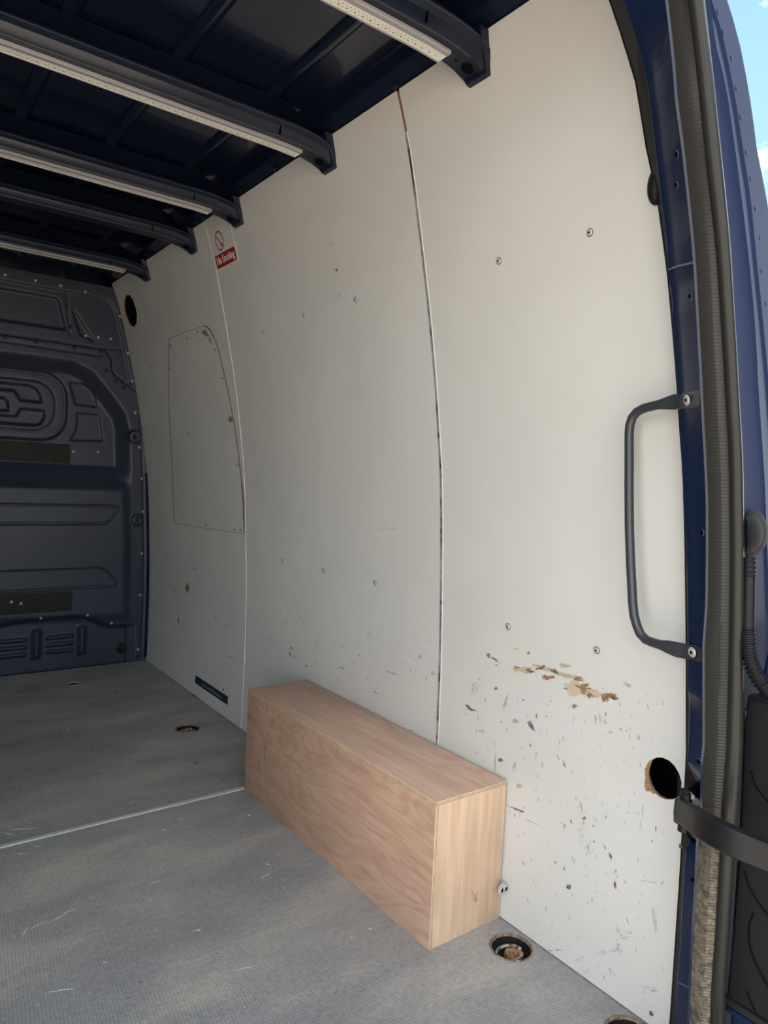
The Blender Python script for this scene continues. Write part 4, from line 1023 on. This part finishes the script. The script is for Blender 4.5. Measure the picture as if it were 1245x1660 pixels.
k2.append(egg(0, 1.0, 'boot_flange', 'boot_rubber', .532, .006))
k2.append(egg(-14, .80, 'boot', 'boot_rubber', .527, .016))
def hose(P, rad, amp, pitch, name, m, n=14):
    P = smooth_path(P, 40); Lc = 0; rr_ = []
    for i, p in enumerate(P):
        if i: Lc += float(np.linalg.norm(P[i]-P[i-1]))
        rr_.append(rad+amp*max(-.6, math.cos(2*math.pi*Lc/pitch)))
    v, f = tube(P, rr_, n, up=(.3, -.9, .1)); return mesh(name, v, f, [m], cb, angle=60)
def cp(a, b, Y): return at(qz(a, b), 1, Y)
k2.append(hose([cp(150, 545, .515), cp(150, 610, .513), cp(149, 680, .512)], .0098, .0012, .0062, 'bellows', 'rubber_grommet'))
k2.append(hose([cp(149, 670, .512), cp(146, 860, .510), cp(142, 1060, .508)], .0088, .0, .01, 'sleeve', 'rubber_grommet'))
k2.append(hose([cp(142, 1050, .508), cp(146, 1150, .505), cp(158, 1250, .502), cp(190, 1350, .496), cp(240, 1430, .488), cp(300, 1480, .478), cp(400, 1510, .45)], .0100, .0017, .0062, 'ribbed_hose', 'rubber_grommet', 16))
fix(cb, *k2)

# ---- LED light strips under four beams
XL0, XL1 = XC-.66, .869
labs = ['first LED light strip from the rear, nearest the doorway and cut by the top edge', 'second LED light strip from the rear, ending in front of the middle lining panel',
        'third LED light strip from the rear, ending above the no smoking sign', 'fourth LED light strip from the rear, the one nearest the bulkhead']
for Y0, x1, lab in zip([BEAMS[0], BEAMS[1], BEAMS[2], BEAMS[4]], [.870, .865, .856, .858], labs):
    t = thing('led_light_strip', (x1, Y0-.018, 1.745), lab, 'light strip', 'LED light strips under the roof beams')
    kd = []
    za = 1.7425
    def zl(x): return za + dz(x)*.9
    xsn = np.linspace(XL0, x1, 30)
    sec = [(-.0385, .0048), (-.0385, -.0005), (-.0365, -.0022), (-.0270, -.0022), (-.0262, -.0006), (-.0045, -.0006), (-.0038, -.0022), (-.0008, -.0022), (0, -.0005), (0, .0048)]
    v, f = loft([[(x, Y0+a, zl(x)+b) for a, b in sec] for x in xsn])
    kd.append(mesh('housing', v, f, ['led_housing'], t, angle=30))
    v, f = loft([[(x, Y0-.0262, zl(x)-.0012), (x, Y0-.0045, zl(x)-.0012), (x, Y0-.0045, zl(x)-.0005), (x, Y0-.0262, zl(x)-.0005)] for x in xsn])
    kd.append(mesh('led_tape', v, f, ['led_tape'], t))
    v, f = [], []
    x = XL0+.01
    while x < x1-.01:
        for (ox, oy, hx, hy) in ((0, -.0125, .0020, .0014), (.0045, -.0190, .0010, .0010), (.0090, -.0115, .0010, .0010), (.0050, -.0075, .0008, .0008), (-.004, -.0195, .0008, .0008)):
            s = len(v); zz = zl(x)-.0016
            cx, cy = x+ox, Y0+oy
            v += [(cx-hx, cy-hy, zz), (cx+hx, cy-hy, zz), (cx+hx, cy+hy, zz), (cx-hx, cy+hy, zz)]; f.append((s, s+3, s+2, s+1))
        x += .0166
    o = mesh('led_chips', v, f, ['led_chip'], t); o['kind'] = 'stuff'; kd.append(o)
    fix(t, *kd)

# ---- no smoking sign
def textobj(name, body, size, parent, m, mname, sx=1.0, extrude=.0003, offset=0.0):
    cu = bpy.data.curves.new(name, 'FONT'); cu.body = body; cu.size = size; cu.align_x = 'CENTER'; cu.align_y = 'CENTER'; cu.extrude = extrude; cu.offset = offset
    tmp = bpy.data.objects.new('tmp', cu); COL.objects.link(tmp); bpy.context.view_layer.update()
    me = bpy.data.meshes.new_from_object(tmp.evaluated_get(bpy.context.evaluated_depsgraph_get())); bpy.data.objects.remove(tmp)
    me.materials.clear(); me.materials.append(MATS[mname]); me.name = name
    o = bpy.data.objects.new(name, me); COL.objects.link(o); o.parent = parent
    o.matrix_local = m @ Matrix.Diagonal((sx, 1, 1, 1)); return o
def flat_poly(name, pts, z0, z1, m, parent):
    n = len(pts); v = [(a, b, z0) for a, b in pts]+[(a, b, z1) for a, b in pts]
    f = [tuple(range(n, 2*n))]+[(i, (i+1) % n, (i+1) % n+n, i+n) for i in range(n)]
    return mesh(name, v, f, [m], parent)
def rrect(w, h, r, cx=0, cy=0, n=5):
    o = []
    for (sx, sy, a0) in ((1, 1, 0), (-1, 1, 90), (-1, -1, 180), (1, -1, 270)):
        for k in range(n+1):
            a = math.radians(a0+90*k/n); o.append((cx+sx*(w/2-r)+r*math.cos(a), cy+sy*(h/2-r)+r*math.sin(a)))
    return o
sg = tag(empty('no_smoking_sign'), 'white sign with a red No Smoking band at the top of the seam', 'sign')
SW, SH = .172, .128
sg.matrix_world = wn_frame(2.2605, 1.6945, .0018)
flat_poly('plate', rrect(SW, SH, .006), 0, .0012, 'sign_white', sg)
flat_poly('red_band', rrect(SW-.016, .042, .004, 0, -.0375), .0012, .0016, 'sign_red', sg)
def ringpoly(ro, ri, cx, cy, z, m, nm, parent, n=36):
    v = [(cx+r*math.cos(2*math.pi*k/n), cy+r*math.sin(2*math.pi*k/n), z) for r in (ro, ri) for k in range(n)]
    return mesh(nm, v, [(k, (k+1) % n, (k+1) % n+n, k+n) for k in range(n)], [m], parent)
rg = ringpoly(.031, .0262, -.016, .0215, .0016, 'sign_red', 'red_ring', sg)
a = math.radians(-45); v = []
for (l, w_) in ((-.027, -.0022), (.027, -.0022), (.027, .0022), (-.027, .0022)): v.append((-.016+l*math.cos(a)-w_*math.sin(a), .0215+l*math.sin(a)+w_*math.cos(a), .0018))
mesh('slash', v, [(0, 1, 2, 3)], ['sign_red'], sg)
flat_poly('cigarette', [(-.012, .002), (-.004, .004), (-.008, .016), (-.013, .010)], .0012, .0016, 'sign_black', sg)
flat_poly('smoke', [(-.020, .028), (-.018, .030), (-.022, .040), (-.024, .038)], .0012, .00155, 'scuff_grey', sg)
textobj('lettering', 'No Smoking', .034, sg, Matrix.Translation((0, -.0365, .0018)), 'sign_white', .80, offset=.0006)

# ---- small navy plate low on the wall
c4 = [wall(q_) for q_ in ((317.3, 1094), (316.5, 1106.4), (370, 1129.4), (369.3, 1143.7))]
yc = float(np.mean([p[1] for p in c4])); zc = float(np.mean([p[2] for p in c4])); ww = float(abs(c4[0][1]-c4[2][1])); hh = float(abs(c4[2][2]-c4[3][2])+abs(c4[0][2]-c4[1][2]))/2
npn = tag(empty('navy_sticker'), 'long navy sticker with small pale lettering low on the wall', 'sticker')
npn.matrix_world = wn_frame(yc, zc, .0008)
flat_poly('sticker_base', rrect(ww, hh, .003), 0, .0006, 'plate_navy', npn)
textobj('lettering', '- Leisure & Adventures', hh*.46, npn, Matrix.Translation((.0, -.002, .0008)), 'plate_text', ww*.66/(hh*.46*9.6), .0001)

# ---- zinc double-eye bracket on the wall by the box
q0 = wall((815.5, 1440)); 
eb = tag(empty('eyelet_bracket'), 'small zinc bracket with two eyes on the wall beside the box', 'bracket'); p_ = at((816, 1441), 1, 1.018); eb.matrix_world = Matrix(((1, 0, 0, p_[0]), (0, 0, -1, p_[1]+.004), (0, 1, 0, p_[2]), (0, 0, 0, 1)))
ol = [(-.013, -.006), (-.011, .004), (-.006, .010), (0, .0125), (.006, .010), (.011, .004), (.0135, -.006), (.009, -.011), (.003, -.009), (0, -.004), (-.003, -.009), (-.009, -.011)]
flat_poly('bracket_plate', ol, 0, .006, 'steel', eb)
for sx in (-1, 1):
    vv, ff = tube([(sx*.0062+.0048*math.cos(t), -.0005+.0062*math.sin(t), .0066) for t in np.linspace(0, 2*math.pi, 20)], .0011, 6, up=(0, 0, 1)); mesh('eye_rim', vv, ff, ['steel'], eb, smooth=True)
    flat_poly('eye_hole', [(sx*.0062+.0042*math.cos(t), -.0005+.0056*math.sin(t)) for t in np.linspace(0, 2*math.pi, 17)[:-1]], .0060, .0064, 'black_hole', eb)

for o in COL.objects:
    if o.type == 'EMPTY' and o.parent is None and not o.get('kind') and not o.get('category'): print('UNTAGGED', o.name)
